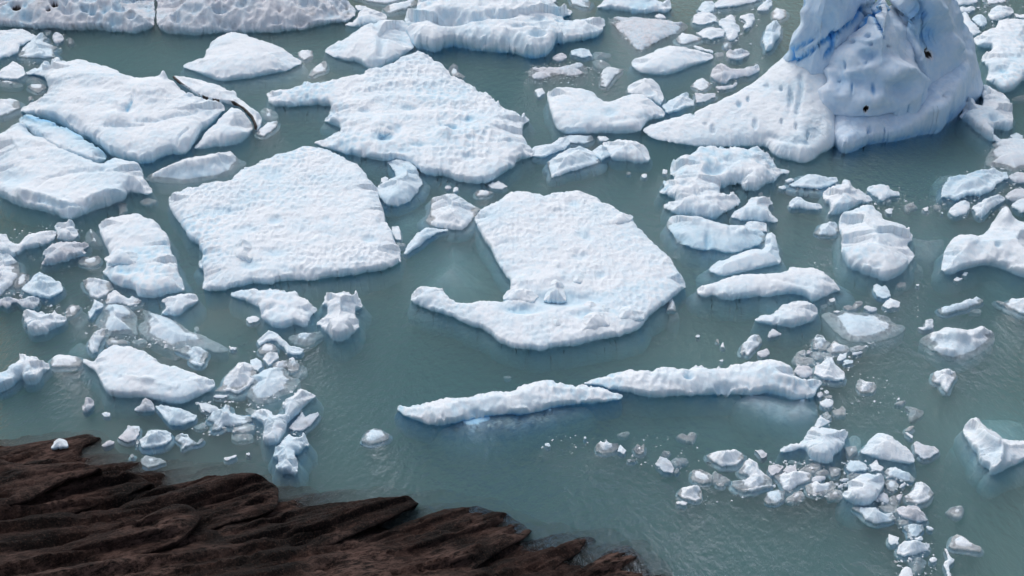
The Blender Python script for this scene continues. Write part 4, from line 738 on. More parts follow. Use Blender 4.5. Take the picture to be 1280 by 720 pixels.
ice('thin grey chip floating off the rim of the flat snowy floe', '32', '305,57 330,50 335,62 315,66', 'chunk', G10)
ice('boot-shaped ice chunk alone between pale blue raft and the bowl-shaped floe', '32', '740,197 785,190 790,160 825,155 830,205 800,215 770,210', 'chunk', G10, H=.6)
ice('long slanted white bar of ice beyond the bowl-shaped floe', '32', '845,110 880,95 960,75 1040,45 1075,60 1060,80 1000,100 930,122 880,130', 'chunk', G10, facet=3, H=.6, shelf=.5)
ice('pale sunken flake tucked under the long slanted bar', '32', '990,118 1030,100 1075,115 1050,130', 'low', G10)
ice('speck of ice off the end of the long slanted bar', '32', '1090,76 1105,71 1107,80', 'chunk', G10)
ice('white pointed floe running out of the frame past the long slanted bar', '32', '1143,67 1190,70 1215,50 1280,55 1400,60 1400,150 1290,140 1240,120 1190,95', 'chunk', G10, H=.7, shelf=.5)
ice('three-cornered ice chunk alone below the bowl-shaped floe', '32', '815,455 830,420 860,415 900,405 940,420 940,450 915,490 895,530 875,510 860,480 830,475', 'chunk', G10, H=.7)
ice('bear-shaped white chunk diving into dark water under the small undercut floe', '22', '1140,325 1150,290 1180,255 1210,235 1245,235 1245,270 1220,300 1200,320 1180,345 1170,335 1160,325 1150,335', 'chunk', G10, H=.8, facet=3)
ice('grey slushy lump at the back of the bear-shaped chunk', '22', '1225,320 1250,305 1280,300 1290,330 1260,350 1230,340', 'grey', G10)
ice('glassy shards beside the bear-shaped chunk', '32', '0,227 25,200 50,220 75,230 30,245 0,255', 'grey', G10)
ice('flat speck of ice drifting off the curved floe shore', '22', '918,242 928,236 942,238 935,247', 'chunk', G10)
ice('upright ice splinter, first of two before the bear-shaped chunk', '22', '1018,263 1030,256 1037,280', 'chunk', G10)
ice('upright ice splinter, second of two before the bear-shaped chunk', '22', '1040,296 1055,270 1065,300', 'chunk', G10)
ice('thin ice chip just above the thick ridge of white ice', '22', '1035,362 1060,357 1052,370', 'chunk', G10)
ice('small ice chip above the middle of the thick ridge', '22', '522,392 542,383 537,397', 'chunk', G10)
ice('small icicle-shaped grey chunk at the edge of the curved floe', '22', '775,112 790,55 800,52 815,80 822,115', 'chunk', G10, H=.6,
    parts=[('submerged_foot', '22', '765,115 830,115 840,150 800,165', 'sub', dict(mat='ICE_GREY', zbase=-.6))])
G11 = 'broken ice off the end of the thick ridge'
ice('white knob atop the rubble behind the thick ridge, with rounded head', '32', '220,265 240,235 270,240 315,275 290,310 240,310 225,300', 'chunk', G11, H=.7)
ice('faceted white chunk beside the rounded head in the rubble', '32', '290,310 330,265 360,280 400,290 405,315 360,325 310,325', 'chunk', G11, H=.7)
ice('flat white lens of ice at the outer edge of the rubble', '32', '410,297 450,290 495,290 470,308 430,315', 'chunk', G11, facet=3)
ice('crumb just past the flat lens at the rubble edge', '32', '512,272 535,268 532,284', 'chunk', G11)
ice('grey flake below the flat lens at the rubble edge', '32', '410,327 480,315 460,335 430,340', 'grey', G11)
ice('small square ice bit under the rounded head', '32', '222,322 260,318 270,345 230,350', 'chunk', G11)
ice('small slanted ice bit under the faceted white chunk', '32', '275,328 310,328 320,345 278,346', 'chunk', G11)
ice('toothy white chunk nearest the flat snowy floe in the rubble', '32', '135,350 150,328 170,345 225,350 225,375 170,378 130,365', 'chunk', G11)
ice('thin fin behind the toothy white chunk', '32', '150,322 180,308 185,330 165,336', 'chunk', G11)
ice('dark glassy pebble behind the small square ice bit', '32', '190,312 215,308 217,330 195,335', 'grey', G11)
ice('angular white chip below the faceted white chunk', '32', '340,360 360,330 390,325 395,350 360,365', 'chunk', G11)
ice('rounded white pebble of ice below the angular chip', '32', '378,366 400,352 430,358 428,378 390,382', 'chunk', G11, facet=3)
ice('large two-humped white chunk behind the end of the thick ridge', '32', '230,430 235,385 270,375 290,350 320,345 335,380 385,420 380,460 330,468 270,455', 'chunk', G11, H=.9, facet=4, shelf=.5)
ice('grey crushed ice packed between the thick ridge and the two-humped chunk', '32', '135,400 160,385 220,395 225,440 180,455 135,430', 'grey', G11, pit=.15)
ice('grey cobble of ice off the tip of the thick ridge', '32', '240,525 270,515 280,540 250,558', 'grey', G11)
ice('small white pebble beside the grey cobble off the ridge tip', '32', '280,517 295,505 310,523 290,532', 'chunk', G11)
ice('lumpy grey-white ice nest beside the blue shelf', '32', '255,580 280,555 330,560 325,590 280,600', 'lump', G11)
ice('lone two-horned white chip past the lumpy nest', '32', '320,610 350,605 370,588 388,605 385,635 340,632', 'chunk', G11)
ice('smaller white chip below the lumpy nest', '32', '270,630 295,622 315,645 290,658', 'chunk', G11)
ice('spiky white chip at the lower corner of the blue shelf', '32', '230,690 245,655 265,635 285,655 315,665 280,690 250,705', 'chunk', G11, H=.6)
ice('ice splinter lying between grey cobble and lumpy nest', '32', '280,542 320,538 318,550 285,552', 'chunk', G11)
ice('lone lion-shaped white chunk in the open water past the ridge', '32', '440,495 445,460 465,455 490,470 535,470 543,500 520,525 460,525', 'chunk', G11, H=.6, shelf=.4)
ice('thin curved ice chip in the open water near the glassy wedge', '32', '633,577 660,568 690,560 670,578', 'chunk', G11)
ice('ice dot behind the thin curved chip', '32', '640,557 655,545 664,560', 'chunk', G11)
ice('glassy dark wedge of ice almost hidden in the open water', '32', '675,595 720,590 790,620 740,660 715,680 702,650 710,610', 'low', G11, mat='ICE_GREY', H=.45)
ice('white splinter at the point of the glassy wedge', '32', '685,713 720,685 735,690 710,715', 'chunk', G11)
G12 = 'crowded raft of small ice near the lower frame edge'
ice('largest pale chunk of the crowded raft, with a long nose pointing shoreward', '33', '60,105 65,80 110,60 165,55 185,20 205,-25 330,-20 350,-10 370,-20 410,0 380,55 370,90 325,125 315,160 260,155 205,135 195,100 170,85 110,100', 'floe', G12, H=.8, pit=.06, rough=.8, res=1.0,
    parts=[('submerged_foot', '33', '330,120 380,60 430,10 470,40 440,90 340,165', 'sub', dict(zbase=-.8))])
ice('pale cube stuck between the largest chunk and its boulder neighbour', '33', '390,80 440,70 445,90 410,120 395,105', 'chunk', G12)
ice('smooth boulder of ice at the outer corner of the crowded raft', '33', '455,100 490,70 510,30 560,3 620,15 645,40 700,80 735,130 725,165 650,155 560,140 500,120', 'floe', G12, H=1.1, rim=.4, edge=.8, pit=.03, rough=.5, shelf=.5, res=1.0)
ice('translucent pointed ice bit beyond the smooth boulder', '33', '725,60 740,42 770,60 830,70 852,95 820,125 780,138 740,110', 'chunk', G12, mat='ICE_GREY')
ice('thin ice splinter above the translucent pointed bit', '33', '682,3 700,-2 728,22 720,32', 'chunk', G12)
ice('rounded grey-blue chunk under the smooth boulder', '33', '385,180 410,140 460,145 495,165 490,195 420,200', 'chunk', G12, mat='ICE_BLUE', facet=3)
ice('notched small chunk right of the rounded grey-blue one', '33', '505,165 545,138 555,165 580,180 565,197 520,190', 'chunk', G12)
ice('bright white slab with a dark belly at the outer rim of the raft', '33', '580,200 595,178 640,178 700,205 735,235 725,250 660,245 600,225', 'chunk', G12, facet=3, H=.6)
ice('pale block tucked under the bright white slab', '33', '590,235 640,242 650,270 625,300 600,285 582,255', 'chunk', G12)
ice('little shard under the tip of the bright white slab', '33', '655,258 700,252 685,275 660,280', 'grey', G12)
ice('grey-white egg of ice at the outer edge below the bright white slab', '33', '685,320 730,290 735,258 770,255 810,280 832,310 800,350 740,365 690,345', 'chunk', G12, facet=3, H=.7, shelf=.6)
ice('broad snowy heart-shaped slab in the middle of the crowded raft', '33', '370,330 375,300 410,285 385,255 440,220 500,205 560,205 580,225 580,260 560,310 530,350 500,370 430,365', 'floe', G12, H=.7, pit=.05, rough=.6, res=1.0)
ice('small ragged chip on the back edge of the heart-shaped slab', '33', '410,215 430,200 465,212 450,228 412,230', 'chunk', G12)
ice('low grey flake behind the shoreward end of the raft', '33', '95,155 115,135 170,155 175,165 120,160', 'low', G12)
ice('dull rounded bit under the low grey flake', '33', '75,195 95,165 140,165 145,195 100,207', 'chunk', G12, mat='ICE_GREY')
ice('layered grey-white shard in the back row of the raft', '33', '165,185 220,155 260,165 250,185 210,205 180,195', 'chunk', G12)
ice('dull slab at the shoreward end of the back row', '33', '0,172 50,162 78,175 50,205 20,215 0,195', 'chunk', G12, mat='ICE_GREY')
ice('bright white kite-shaped slab in the shoreward row of the raft', '33', '18,215 100,205 170,195 220,210 210,240 150,270 100,305 80,290 60,250', 'chunk', G12, H=.6, facet=4)
ice('small pale bit touching the corner of the kite-shaped slab', '33', '240,205 285,185 300,200 275,215 250,218', 'chunk', G12)
ice('small upright pale bit behind the centre of the raft', '33', '300,180 330,172 365,185 355,215 320,222', 'chunk', G12)
ice('grey crushed bit in the gap between kite and heart slabs', '33', '218,237 240,220 290,218 285,240 230,255', 'grey', G12)
ice('ragged white block with a toothed top in front of the grey gap', '33', '185,265 240,245 265,260 330,240 345,275 310,305 240,325 195,310', 'chunk', G12, H=.7)
ice('rounded bit at the near edge of the toothed block', '33', '290,312 330,290 365,295 360,325 310,332', 'chunk', G12)
ice('white nub below the point of the kite-shaped slab', '33', '90,335 135,300 170,295 178,320 150,345 100,345', 'chunk', G12, facet=3)
ice('white double-humped lump at the shoreward corner of the raft', '33', '-20,345 -5,300 0,300 40,290 85,295 80,340 40,360 0,362', 'chunk', G12, facet=4)
ice('grey sliver against the flank of the heart-shaped slab', '33', '345,240 380,230 408,238 380,252', 'grey', G12)
ice('pebble of ice in the crack beside the heart-shaped slab', '33', '362,262 380,258 368,284 347,275', 'grey', G12)
ice('crushed grey ice in the notch past the heart-shaped slab', '33', '540,328 570,300 600,315 605,355 570,350', 'grey', G12, pit=.12)
ice('upright dark-edged chip at the notch past the heart-shaped slab', '33', '612,330 632,318 650,370 622,365', 'chunk', G12)
ice('small clear chip next to the dark-edged one', '33', '640,312 680,305 665,335 652,342', 'grey', G12)
ice('little pale plank across the near end of the notch', '33', '555,372 590,360 640,375 640,403 590,400', 'chunk', G12, facet=3)
ice('long white tray of ice with a thin shoreward tip under the heart-shaped slab', '33', '415,380 430,370 510,380 550,385 570,405 620,405 645,435 600,455 530,460 490,440 470,410', 'chunk', G12, H=.6, facet=3)
ice('dull grey dome of ice beside the long white tray', '33', '645,385 680,368 740,365 775,400 795,440 760,455 710,440 660,420', 'chunk', G12, mat='ICE_GREY', facet=3, H=.6)
ice('thin white bit under the dull grey dome', '33', '650,440 690,440 700,456 665,460', 'chunk', G12)
ice('white block with a melted hollow below the dull grey dome', '33', '670,475 720,460 775,462 785,490 750,525 700,530 695,492', 'chunk', G12, H=.6)
ice('crumbly bit off the corner of the hollow white block', '33', '780,465 830,475 830,492 800,492', 'lump', G12)
ice('twin-peaked grey-white bit on the shoreward side of the trailing ice', '33', '600,550 605,508 625,515 660,525 645,555 615,565', 'chunk', G12)
ice('flat-topped oval block in the trail of ice running out of the frame', '33', '645,610 650,570 680,545 740,545 815,560 800,595 740,610 680,625', 'chunk', G12, H=.6, facet=3, shelf=.5)
ice('pale sunken mass under the flat-topped oval block', '33', '690,632 760,620 800,655 770,690 745,720 710,690', 'low', G12)
ice('knobbly white lump cut by the lower frame edge', '33', '655,730 670,680 700,670 725,695 725,740', 'lump', G12)
ice('crumb between hollow white block and the flat-topped oval', '33', '730,530 770,520 775,540 745,545', 'lump', G12)
ice('crumb beside the flat-topped oval block, on the open water side', '33', '800,632 835,620 848,640 825,655', 'lump', G12)
ice('broken white thread of ice winding down to the frame edge', '33', '875,575 890,580 910,620 935,640 915,660 900,668 920,740 905,740 885,680 880,650 905,640 890,600', 'lump', G12, res=.8)
ice('lone rounded triangle of ice off the outer side of the raft', '33', '905,400 925,378 965,370 975,395 960,420 930,420', 'chunk', G12)
ice('white crest of ice over a pale sunken tail, lowest in open water', '33', '905,570 920,530 945,512 985,530 1020,555 1070,575 1060,600 990,590 930,585', 'chunk', G12, shelf=.6)
G13 = 'scattered ice shoreward of the crowded raft'
ice('cottony white chunk with two ears over the rippled water', '23', '415,70 440,40 460,55 470,35 490,55 530,60 535,85 500,105 450,110 425,95', 'chunk', G13, H=.6)
ice('pointed bit stuck to the cottony eared chunk', '23', '525,100 540,65 575,95 560,110', 'chunk', G13)
ice('crown-shaped ice bit near the cottony eared chunk', '23', '607,85 625,55 645,70 660,60 660,100 640,110 620,105', 'chunk', G13)
ice('flat flake below the crown-shaped bit', '23', '570,137 600,135 630,132 610,150 585,152', 'chunk', G13)
ice('translucent fan-shaped ice ringed by white crumbs', '23', '715,160 740,125 775,130 790,145 810,180 805,205 760,200 730,175', 'chunk', G13, mat='ICE_GREY')
ice('cap-like bit at the top of the translucent fan', '23', '750,112 760,92 790,100 770,120', 'chunk', G13)
ice('stepped white bit on the outer side of the translucent fan', '23', '790,145 820,130 870,132 865,152 840,155 840,175 815,165', 'chunk', G13)
ice('square white bit at the foot of the translucent fan', '23', '805,205 820,180 838,185 832,207', 'chunk', G13)
ice('wispy flat ice strip between the ridge foot and cottony chunk', '23', '515,15 540,5 585,-5 585,18 550,30', 'low', G13, mat='ICE')
ice('wispy forked ice strip between the ridge foot and translucent fan', '23', '820,25 850,5 880,20 895,0 915,5 905,40 880,38', 'chunk', G13)
ice('white anvil-shaped chunk with a pale skirt, nearest the long nose', '23', '975,120 1000,105 1070,95 1120,90 1155,105 1160,140 1120,165 1050,175 1010,150', 'chunk', G13, H=.8, facet=3, shelf=.6)
ice('white chunk split by a dark crack from its pointed twin', '23', '895,225 905,190 940,185 1005,215 995,250 950,258 910,245', 'chunk', G13, facet=3)
ice('pointed twin of the split white chunk', '23', '1008,250 1015,200 1040,210 1095,240 1060,252', 'chunk', G13)
ice('small cube below the pointed twin', '23', '1020,255 1060,252 1060,270 1030,270', 'chunk', G13)
ice('tall jagged white piece leading into the crowded raft', '23', '1100,265 1105,250 1165,240 1190,225 1140,205 1135,200 1155,155 1185,135 1225,160 1235,190 1280,225 1300,235 1300,275 1200,300 1150,298', 'chunk', G13, H=.75, facet=5)
ice('translucent square bit behind the tall jagged piece', '23', '1215,90 1250,88 1278,105 1275,120 1250,132', 'chunk', G13, mat='ICE_GREY')
ice('smooth oval white lump, lowest of the scattered bits before the raft', '23', '825,310 850,275 900,270 935,270 950,300 950,340 920,350 850,335', 'chunk', G13, H=.65, facet=3, shelf=.5)
ice('thin white sliver nuzzling the smooth oval lump', '23', '815,350 850,342 878,352 870,368 830,362', 'chunk', G13)
ice('tiny ice scrap alone near the ridge foot over rippled water', '23', '165,60 185,55 197,70 180,76', 'chunk', G13)
ice('tiny ice scrap alone between ridge foot and the wispy strip', '23', '350,25 370,22 375,31 360,34', 'chunk', G13)
ice('sunken pale floe off the tip of the ridge foot, barely showing', '12', '1230,445 1262,438 1282,446 1260,458', 'low', G13)
# ------------------------------------------------------------------ loose blocks that lie on top of floes
def block(label, tile, pts, zb, H, base, **o):
    return ice(label, tile, pts, 'chunk', 'loose snow blocks lying on floes', name='snow_block', cat='snow block', zbase=zb, H=H, facet=o.pop('facet', 3), shelf=0.0, draft=0.01, wallz=lambda bx, by, bz, w, w2: [(0.03, bz-0.4*(bz-zb)), (0.02, 0*bz+zb-0.12)], sharp=.5, **o)
block('flat lozenge of snow by the inner bend of the hooked arm', '22', '-40,45 -25,15 20,0 95,15 132,42 100,78 40,72 -40,58', .48, .75, 'curved')
block('pointed white ice block standing at the inner bend beside the lozenge', '22', '155,65 178,0 200,-38 222,-42 258,-15 268,60 230,70', .48, 1.05, 'curved')
block('small snow lump uphill of the two rim slabs on the curved floe', '22', '360,78 385,62 410,75 420,95 400,115 372,105', .52, .5, 'curved')
block('tilted snow bit touching the small snow lump on the curved floe', '22', '435,92 460,82 500,105 500,128 442,118', .52, .5, 'curved')
block('large rounded slab of snow on the near rim of the curved floe', '22', '340,205 350,150 410,120 470,120 490,155 485,185 420,210 345,225', .52, .55, 'curved')
block('long straight-edged slab of snow near the corner rim of the curved floe', '22', '515,130 545,95 600,95 665,120 660,155 620,168 540,158', .52, .55, 'curved')
block('low snow bump on the base of the hooked arm', '22', '180,170 210,150 250,160 255,185 215,195', .53, .26, 'curved')
block('wind-shaped snow block overhanging the far rim of the curved floe', '21', '465,395 500,365 560,345 605,360 600,382 540,398 480,408', .56, .45, 'curved')
block('small snow nub near the middle of the curved floe', '21', '300,665 340,645 360,670 345,698 310,688', .56, .34, 'curved')
block('small snow nub under the far rim of the curved floe', '21', '325,288 345,272 375,282 380,303 350,310', .56, .22, 'curved')
block('pale cube of snow lying on the dimpled square floe', '01', '1160,545 1165,520 1200,480 1250,485 1275,545 1250,588 1190,572', .58, .6, 'square')
block('broad pale snow block on the side of the narrow pitted floe', '01', '522,570 560,545 600,525 680,545 695,575 670,605 600,600 540,600', .72, .5, 'narrow')
block('rounded snow hump on the triangular floe beside a blue pool', '10', '600,640 620,605 650,602 690,640 688,665 640,675 605,665', .78, .5, 'broad')
block('second rounded snow hump on the triangular floe near its wide end', '10', '895,660 910,642 955,640 970,665 965,695 920,695', .78, .45, 'broad')
block('small white chunk of ice stranded on the wet rock', '03', '260,78 275,42 300,26 328,42 340,70 300,78', .42, .6, 'rock')
# ------------------------------------------------------------------ fine brash between the pieces
brash('fine ice crumbs between the slabs of the crowded raft', '33', ['0,150 160,130 330,160 500,130 590,190 740,260 800,440 790,560 680,560 620,430 420,370 330,340 100,350 0,330', '620,560 820,540 850,720 640,720'], 460, 1.5, 6)
brash('fine ice crumbs in the rubble behind the thick ridge', '32', ['130,310 230,250 420,290 520,270 440,390 320,470 250,560 340,600 320,700 230,720 240,540 130,450'], 260, 1.5, 6)
brash('fine ice crumbs among the blocks off the cracked floe', '02', ['0,20 120,20 330,90 400,110 430,60 700,60 760,120 520,260 440,330 420,200 320,150', '480,230 740,240 1000,260 1000,300 700,300'], 260, 1.5, 6)
brash('fine ice crumbs around the starfish and branching pieces', '02', ['1000,540 1300,520 1500,560 1500,760 1250,760 950,740 900,700', '1240,300 1500,330 1530,480 1400,560 1240,500'], 260, 1.5, 6)
brash('fine ice crumbs under the honeycombed berg front', '20', ['70,330 250,300 420,330 500,400 400,440 200,420 60,420', '480,90 880,100 870,150 640,270 560,200'], 340, 1.2, 4.5)
brash('fine ice crumbs between the lens floe and iceberg', '20', ['900,80 1250,50 1270,330 1050,460 880,480 1000,300', '980,0 1280,0 1240,120 1000,120'], 220, 1.3, 5)
brash('fine ice crumbs in the translucent cluster', '31', ['860,160 1150,90 1280,100 1280,340 1100,380 900,370', '1080,0 1280,0 1280,130 1080,130'], 280, 1.3, 5)
brash('fine ice crumbs near the lacy and boulder-like floes', '31', ['20,170 160,160 350,180 340,230 60,250', '480,200 680,220 740,330 590,360 480,290', '660,240 900,280 900,360 680,340', '130,540 320,570 380,690 300,680'], 140, 1.2, 4.5)
brash('fine ice crumbs around the pale blue raft', '32', ['240,60 420,60 700,90 700,200 560,130 260,130', '330,340 700,480 700,640 330,640', '700,30 800,60 760,200'], 100, 1.2, 4)
brash('fine ice crumbs strewn over the rippled water', '23', ['120,0 480,30 420,120 150,90', '560,20 900,10 960,120 860,220 560,160', '800,240 1280,340 1100,350 800,380'], 120, 1.2, 4)
brash('fine ice crumbs in the corner beyond the cracked floe', '00', ['0,140 340,150 380,230 260,300 120,420 0,460'], 120, 1.2, 4.5)
brash('fine ice crumbs behind the iceberg', '30', ['880,0 1280,0 1280,110 1150,140 1050,190 960,100'], 140, 1.3, 5)
brash('fine ice crumbs and bits around stacked white lumps', '01', ['0,440 260,390 400,380 460,560 380,640 100,720 0,700'], 120, 1.2, 4.5)
# ------------------------------------------------------------------ the big iceberg: five masses grown together
bx_, by_ = at(1070, 150)
berg = tag(empty('iceberg', float(bx_), float(by_)), 'towering blue iceberg with a long snow slope, deep blue cracks and black holes', 'iceberg')
def bergpart(name, pts, hf, feats, H=2.0, pit=0.35, pitsize=3.0, rough=0.25, res=1.1, undul=0.0, mat=None, blue=None):
    p = np.array([float(v) for v in pts.replace(',', ' ').split()]).reshape(-1, 2)
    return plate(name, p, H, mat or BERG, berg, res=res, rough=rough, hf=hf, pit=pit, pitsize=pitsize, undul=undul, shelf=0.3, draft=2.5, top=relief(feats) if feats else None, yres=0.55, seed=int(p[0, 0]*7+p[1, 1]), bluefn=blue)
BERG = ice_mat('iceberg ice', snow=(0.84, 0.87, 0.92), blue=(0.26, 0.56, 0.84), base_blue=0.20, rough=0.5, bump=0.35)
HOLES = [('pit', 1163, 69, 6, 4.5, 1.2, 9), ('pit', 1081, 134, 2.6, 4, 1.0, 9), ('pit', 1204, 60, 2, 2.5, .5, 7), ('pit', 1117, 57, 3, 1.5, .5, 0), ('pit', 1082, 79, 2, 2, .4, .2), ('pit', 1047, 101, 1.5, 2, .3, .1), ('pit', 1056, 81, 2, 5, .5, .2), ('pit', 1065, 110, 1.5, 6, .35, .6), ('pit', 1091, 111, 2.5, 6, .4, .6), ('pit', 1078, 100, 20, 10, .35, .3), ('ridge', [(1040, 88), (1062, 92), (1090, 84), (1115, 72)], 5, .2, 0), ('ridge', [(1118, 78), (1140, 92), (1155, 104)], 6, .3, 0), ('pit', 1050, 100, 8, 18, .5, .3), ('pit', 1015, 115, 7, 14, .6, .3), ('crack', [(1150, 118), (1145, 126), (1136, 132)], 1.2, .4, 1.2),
         ('pit', 1085, 70, 11, 8, .7, .25), ('pit', 1062, 51, 4, 3, .4, .3), ('pit', 1080, 42, 4, 3, .4, .2), ('pit', 1087, 54, 3, 2, .4, .1), ('bump', 1122, 90, 18, 14, 1.1, 0), ('bump', 1095, 125, 30, 12, .8, 0), ('bump', 1040, 118, 22, 16, .7, 0), ('bump', 1140, 112, 12, 18, .7, 0), ('crack', [(1020, 147), (1060, 152), (1100, 150), (1135, 143)], 4, .9, .5), ('pit', 1022, 100, 12, 12, .5, .05), ('pit', 1128, 108, 14, 20, .25, .12)]
CR = [('crack', [(966, 91), (985, 80), (1000, 73), (1028, 54), (1048, 43), (1068, 29), (1083, 10)], 2.2, .5, 1.5), ('crack', [(1083, 10), (1090, 22), (1097, 33), (1108, 46)], 2.0, .5, 1.4), ('crack', [(1083, 12), (1100, 3), (1112, -4)], 2.0, .5, 1.4), ('crack', [(1042, 44), (1042, 60), (1034, 70)], 4, .5, 1.2), ('crack', [(990, 76), (996, 62), (1012, 50)], 2, .4, 1.2)]
def h_ramp(x, y, gx, gy, d):
    base = 0.35+np.clip((gx-803)/165, 0, 1.2)*2.3+1.7*smooth(930, 1005, gx)*smooth(178, 130, gy)
    front = 185+np.clip((gx-950)/60, 0, 1)*16; back = 158-np.clip((gx-815)/170, 0, 1)*42
    t = np.clip((front-gy)/(front-back), 0, 1)
    return base*(0.42+0.58*t)*(0.35+0.65*(1-np.exp(-d/0.35)))
bergpart('snow_slope', '801,163 812,172 832,178 870,184 925,184 958,184 968,196 990,203 1010,204 1027,193 1042,186 1044,150 1030,120 985,112 960,118 900,140 860,150 815,158', h_ramp,
         [('pit', 891, 161, 3, 5, .35, .1), ('pit', 924, 130, 3, 4, .35, .3), ('pit', 935, 124, 2, 3, .3, .3), ('pit', 866, 142, 2.5, 3, .25, .2), ('pit', 944, 155, 3, 6, .35, .2), ('pit', 882, 154, 3, 2, .2, .1), ('pit', 988, 122, 3, 12, .4, 0), ('pit', 995, 157, 2, 4, .35, 0), ('pit', 1011, 166, 2, 5, .3, .3), ('pit', 976, 110, 2, 3, .3, 0), ('pit', 977, 152, 2, 3, .3, 0), ('pit', 958, 107, 3, 3, .2, .1), ('crack', [(1000, 95), (1002, 110), (996, 140)], 3, .3, .2), ('pit', 1020, 165, 12, 14, .4, .2), ('crack', [(960, 170), (990, 176), (1010, 178)], 4, .2, .1)],
         H=1.0, pit=0.10, pitsize=1.6, rough=0.8, mat=ICE)
def h_dome(x, y, gx, gy, d):
    u = np.clip(np.abs(gx-1081-0.25*(gy-140))/92, 0, 1); v = np.clip(np.abs(gy-138)/35, 0, 1)
    return np.maximum(9.2*(1-u**1.2)*(1-v**2.8), 0.6)
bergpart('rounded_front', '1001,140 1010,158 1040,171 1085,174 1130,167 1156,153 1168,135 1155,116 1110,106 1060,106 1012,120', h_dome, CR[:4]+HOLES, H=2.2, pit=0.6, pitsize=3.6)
def h_foot(x, y, gx, gy, d):
    return (1.3+np.clip((gx-1120)/85, 0, 1)*1.2+0.035*np.maximum(0, 178-gy))*(0.72+0.28*(1-np.exp(-d/0.25)))
bergpart('ice_foot', '1036,150 1040,172 1044,186 1055,193 1068,191 1080,184 1088,181 1107,179 1135,174 1175,162 1192,151 1203,139 1203,122 1198,108 1150,103 1080,108 1040,130', h_foot,
         [('crack', [(1106, 160), (1106, 178)], 1.2, .35, .35), ('pit', 1087, 163, 2.5, 5, .4, .4), ('crack', [(1144, 120), (1156, 108), (1160, 95)], 2, .3, .4), ('bump', 1170, 135, 16, 10, .4, 0), ('pit', 1185, 118, 5, 5, .3, .1)], H=1.2, pit=0.32, pitsize=2.2, rough=0.9)
def h_left(x, y, gx, gy, d):
    hx = np.minimum(2.4+np.clip(gx-960, 0, 400)*0.23, 12.5)
    return hx*(0.15+0.85*(1-np.exp(-d/1.0)))
bergpart('ridge_shoulder', '956,122 966,132 985,139 1008,147 1040,146 1078,130 1090,104 1060,96 1000,98 964,110', h_left,
         [ ('pit', 1003, 5, 6, 8, .6, .5), ('ridge', [(1010, 0), (1006, 30), (996, 60)], 5, .5, 0), ('pit', 982, 55, 6, 15, .4, .2), ('pit', 1018, 45, 8, 10, .4, .2)]+CR, H=2.0, pit=0.5, pitsize=3.0, blue=lambda x, y, qx, qy, d: 0.10+0.0*x)
def h_right(x, y, gx, gy, d):
    hx = np.minimum(2.2+np.clip(1230-gx, 0, 400)*0.112, 12.5)
    return hx*(0.30+0.70*(1-np.exp(-d/1.3)))
bergpart('hollowed_peak', '1078,114 1088,134 1110,146 1150,146 1192,138 1218,130 1228,119 1222,108 1195,100 1120,97 1090,102', h_right,
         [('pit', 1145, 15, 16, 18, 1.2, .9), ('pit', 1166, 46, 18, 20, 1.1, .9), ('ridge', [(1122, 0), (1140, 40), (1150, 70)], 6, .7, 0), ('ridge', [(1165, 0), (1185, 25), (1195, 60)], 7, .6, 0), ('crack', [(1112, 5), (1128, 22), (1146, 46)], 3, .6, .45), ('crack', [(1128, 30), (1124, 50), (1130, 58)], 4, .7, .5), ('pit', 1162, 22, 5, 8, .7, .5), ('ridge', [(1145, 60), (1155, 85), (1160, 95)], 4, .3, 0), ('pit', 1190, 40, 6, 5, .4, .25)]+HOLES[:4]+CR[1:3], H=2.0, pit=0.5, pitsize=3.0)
# ------------------------------------------------------------------ the rocky shore
def rock_mat():
    k = N('wet layered rock'); g = k.n('ShaderNodeNewGeometry'); pos = g.outputs['Position']
    mp = k.n('ShaderNodeMapping'); k.l(pos, mp.inputs[0]); mp.inputs['Rotation'].default_value = (0, 0, -STRIKE); 
    mp2 = k.n('ShaderNodeMapping'); k.l(mp.outputs[0], mp2.inputs[0]); mp2.inputs['Scale'].default_value = (0.5, 1.4, 1.4)
    n1 = k.noise(0.55, 6, 0.62, mp2.outputs[0]); n2 = k.noise(2.4, 7, 0.72, pos); n3 = k.noise(11, 6, 0.78, pos); n5 = k.noise(3.0, 6, 0.7, mp2.outputs[0]); n4 = k.noise(0.35, 3, 0.5, pos)
    c = k.ramp(n1, [(0.40, (0.005, 0.0045, 0.0045)), (0.47, (0.008, 0.006, 0.0055)), (0.54, (0.016, 0.010, 0.0085)), (0.62, (0.050, 0.028, 0.022))])
    red = k.ramp(n4, [(0.46, (0, 0, 0)), (0.58, (0.6,)*3)]); c = k.mix(red, c, (0.032, 0.0145, 0.011))
    dk = k.ramp(n2, [(0.36, (0.22,)*3), (0.56, (1,)*3)]); c = k.mix(1.0, c, dk, 'MULTIPLY')
    hl = k.ramp(n3, [(0.53, (0, 0, 0)), (0.70, (0.6,)*3)]); c = k.mix(hl, c, (0.19, 0.11, 0.088))
    bl = k.ramp(k.noise(0.22, 4, 0.6, mp.outputs[0]), [(0.46, (0, 0, 0)), (0.62, (0.55,)*3)]); c = k.mix(k.mix(1.0, bl, k.ramp(n5, [(0.42, (0, 0, 0)), (0.58, (1, 1, 1))]), 'MULTIPLY'), c, (0.24, 0.15, 0.125))
    p = k.n('ShaderNodeBsdfPrincipled'); k.l(c, p.inputs['Base Color']); p.inputs['Roughness'].default_value = 0.75; p.inputs['Specular IOR Level'].default_value = 0.15
    b = k.n('ShaderNodeBump'); b.inputs['Strength'].default_value = 1.0; b.inputs['Distance'].default_value = 0.22
    k.l(k.math('ADD', k.math('ADD', k.math('MULTIPLY', n2, 1.0), n5), k.math('MULTIPLY', n3, 0.45)), b.inputs['Height']); k.l(b.outputs[0], p.inputs['Normal'])
    k.l(p.outputs[0], k.out.inputs['Surface']); return k.m
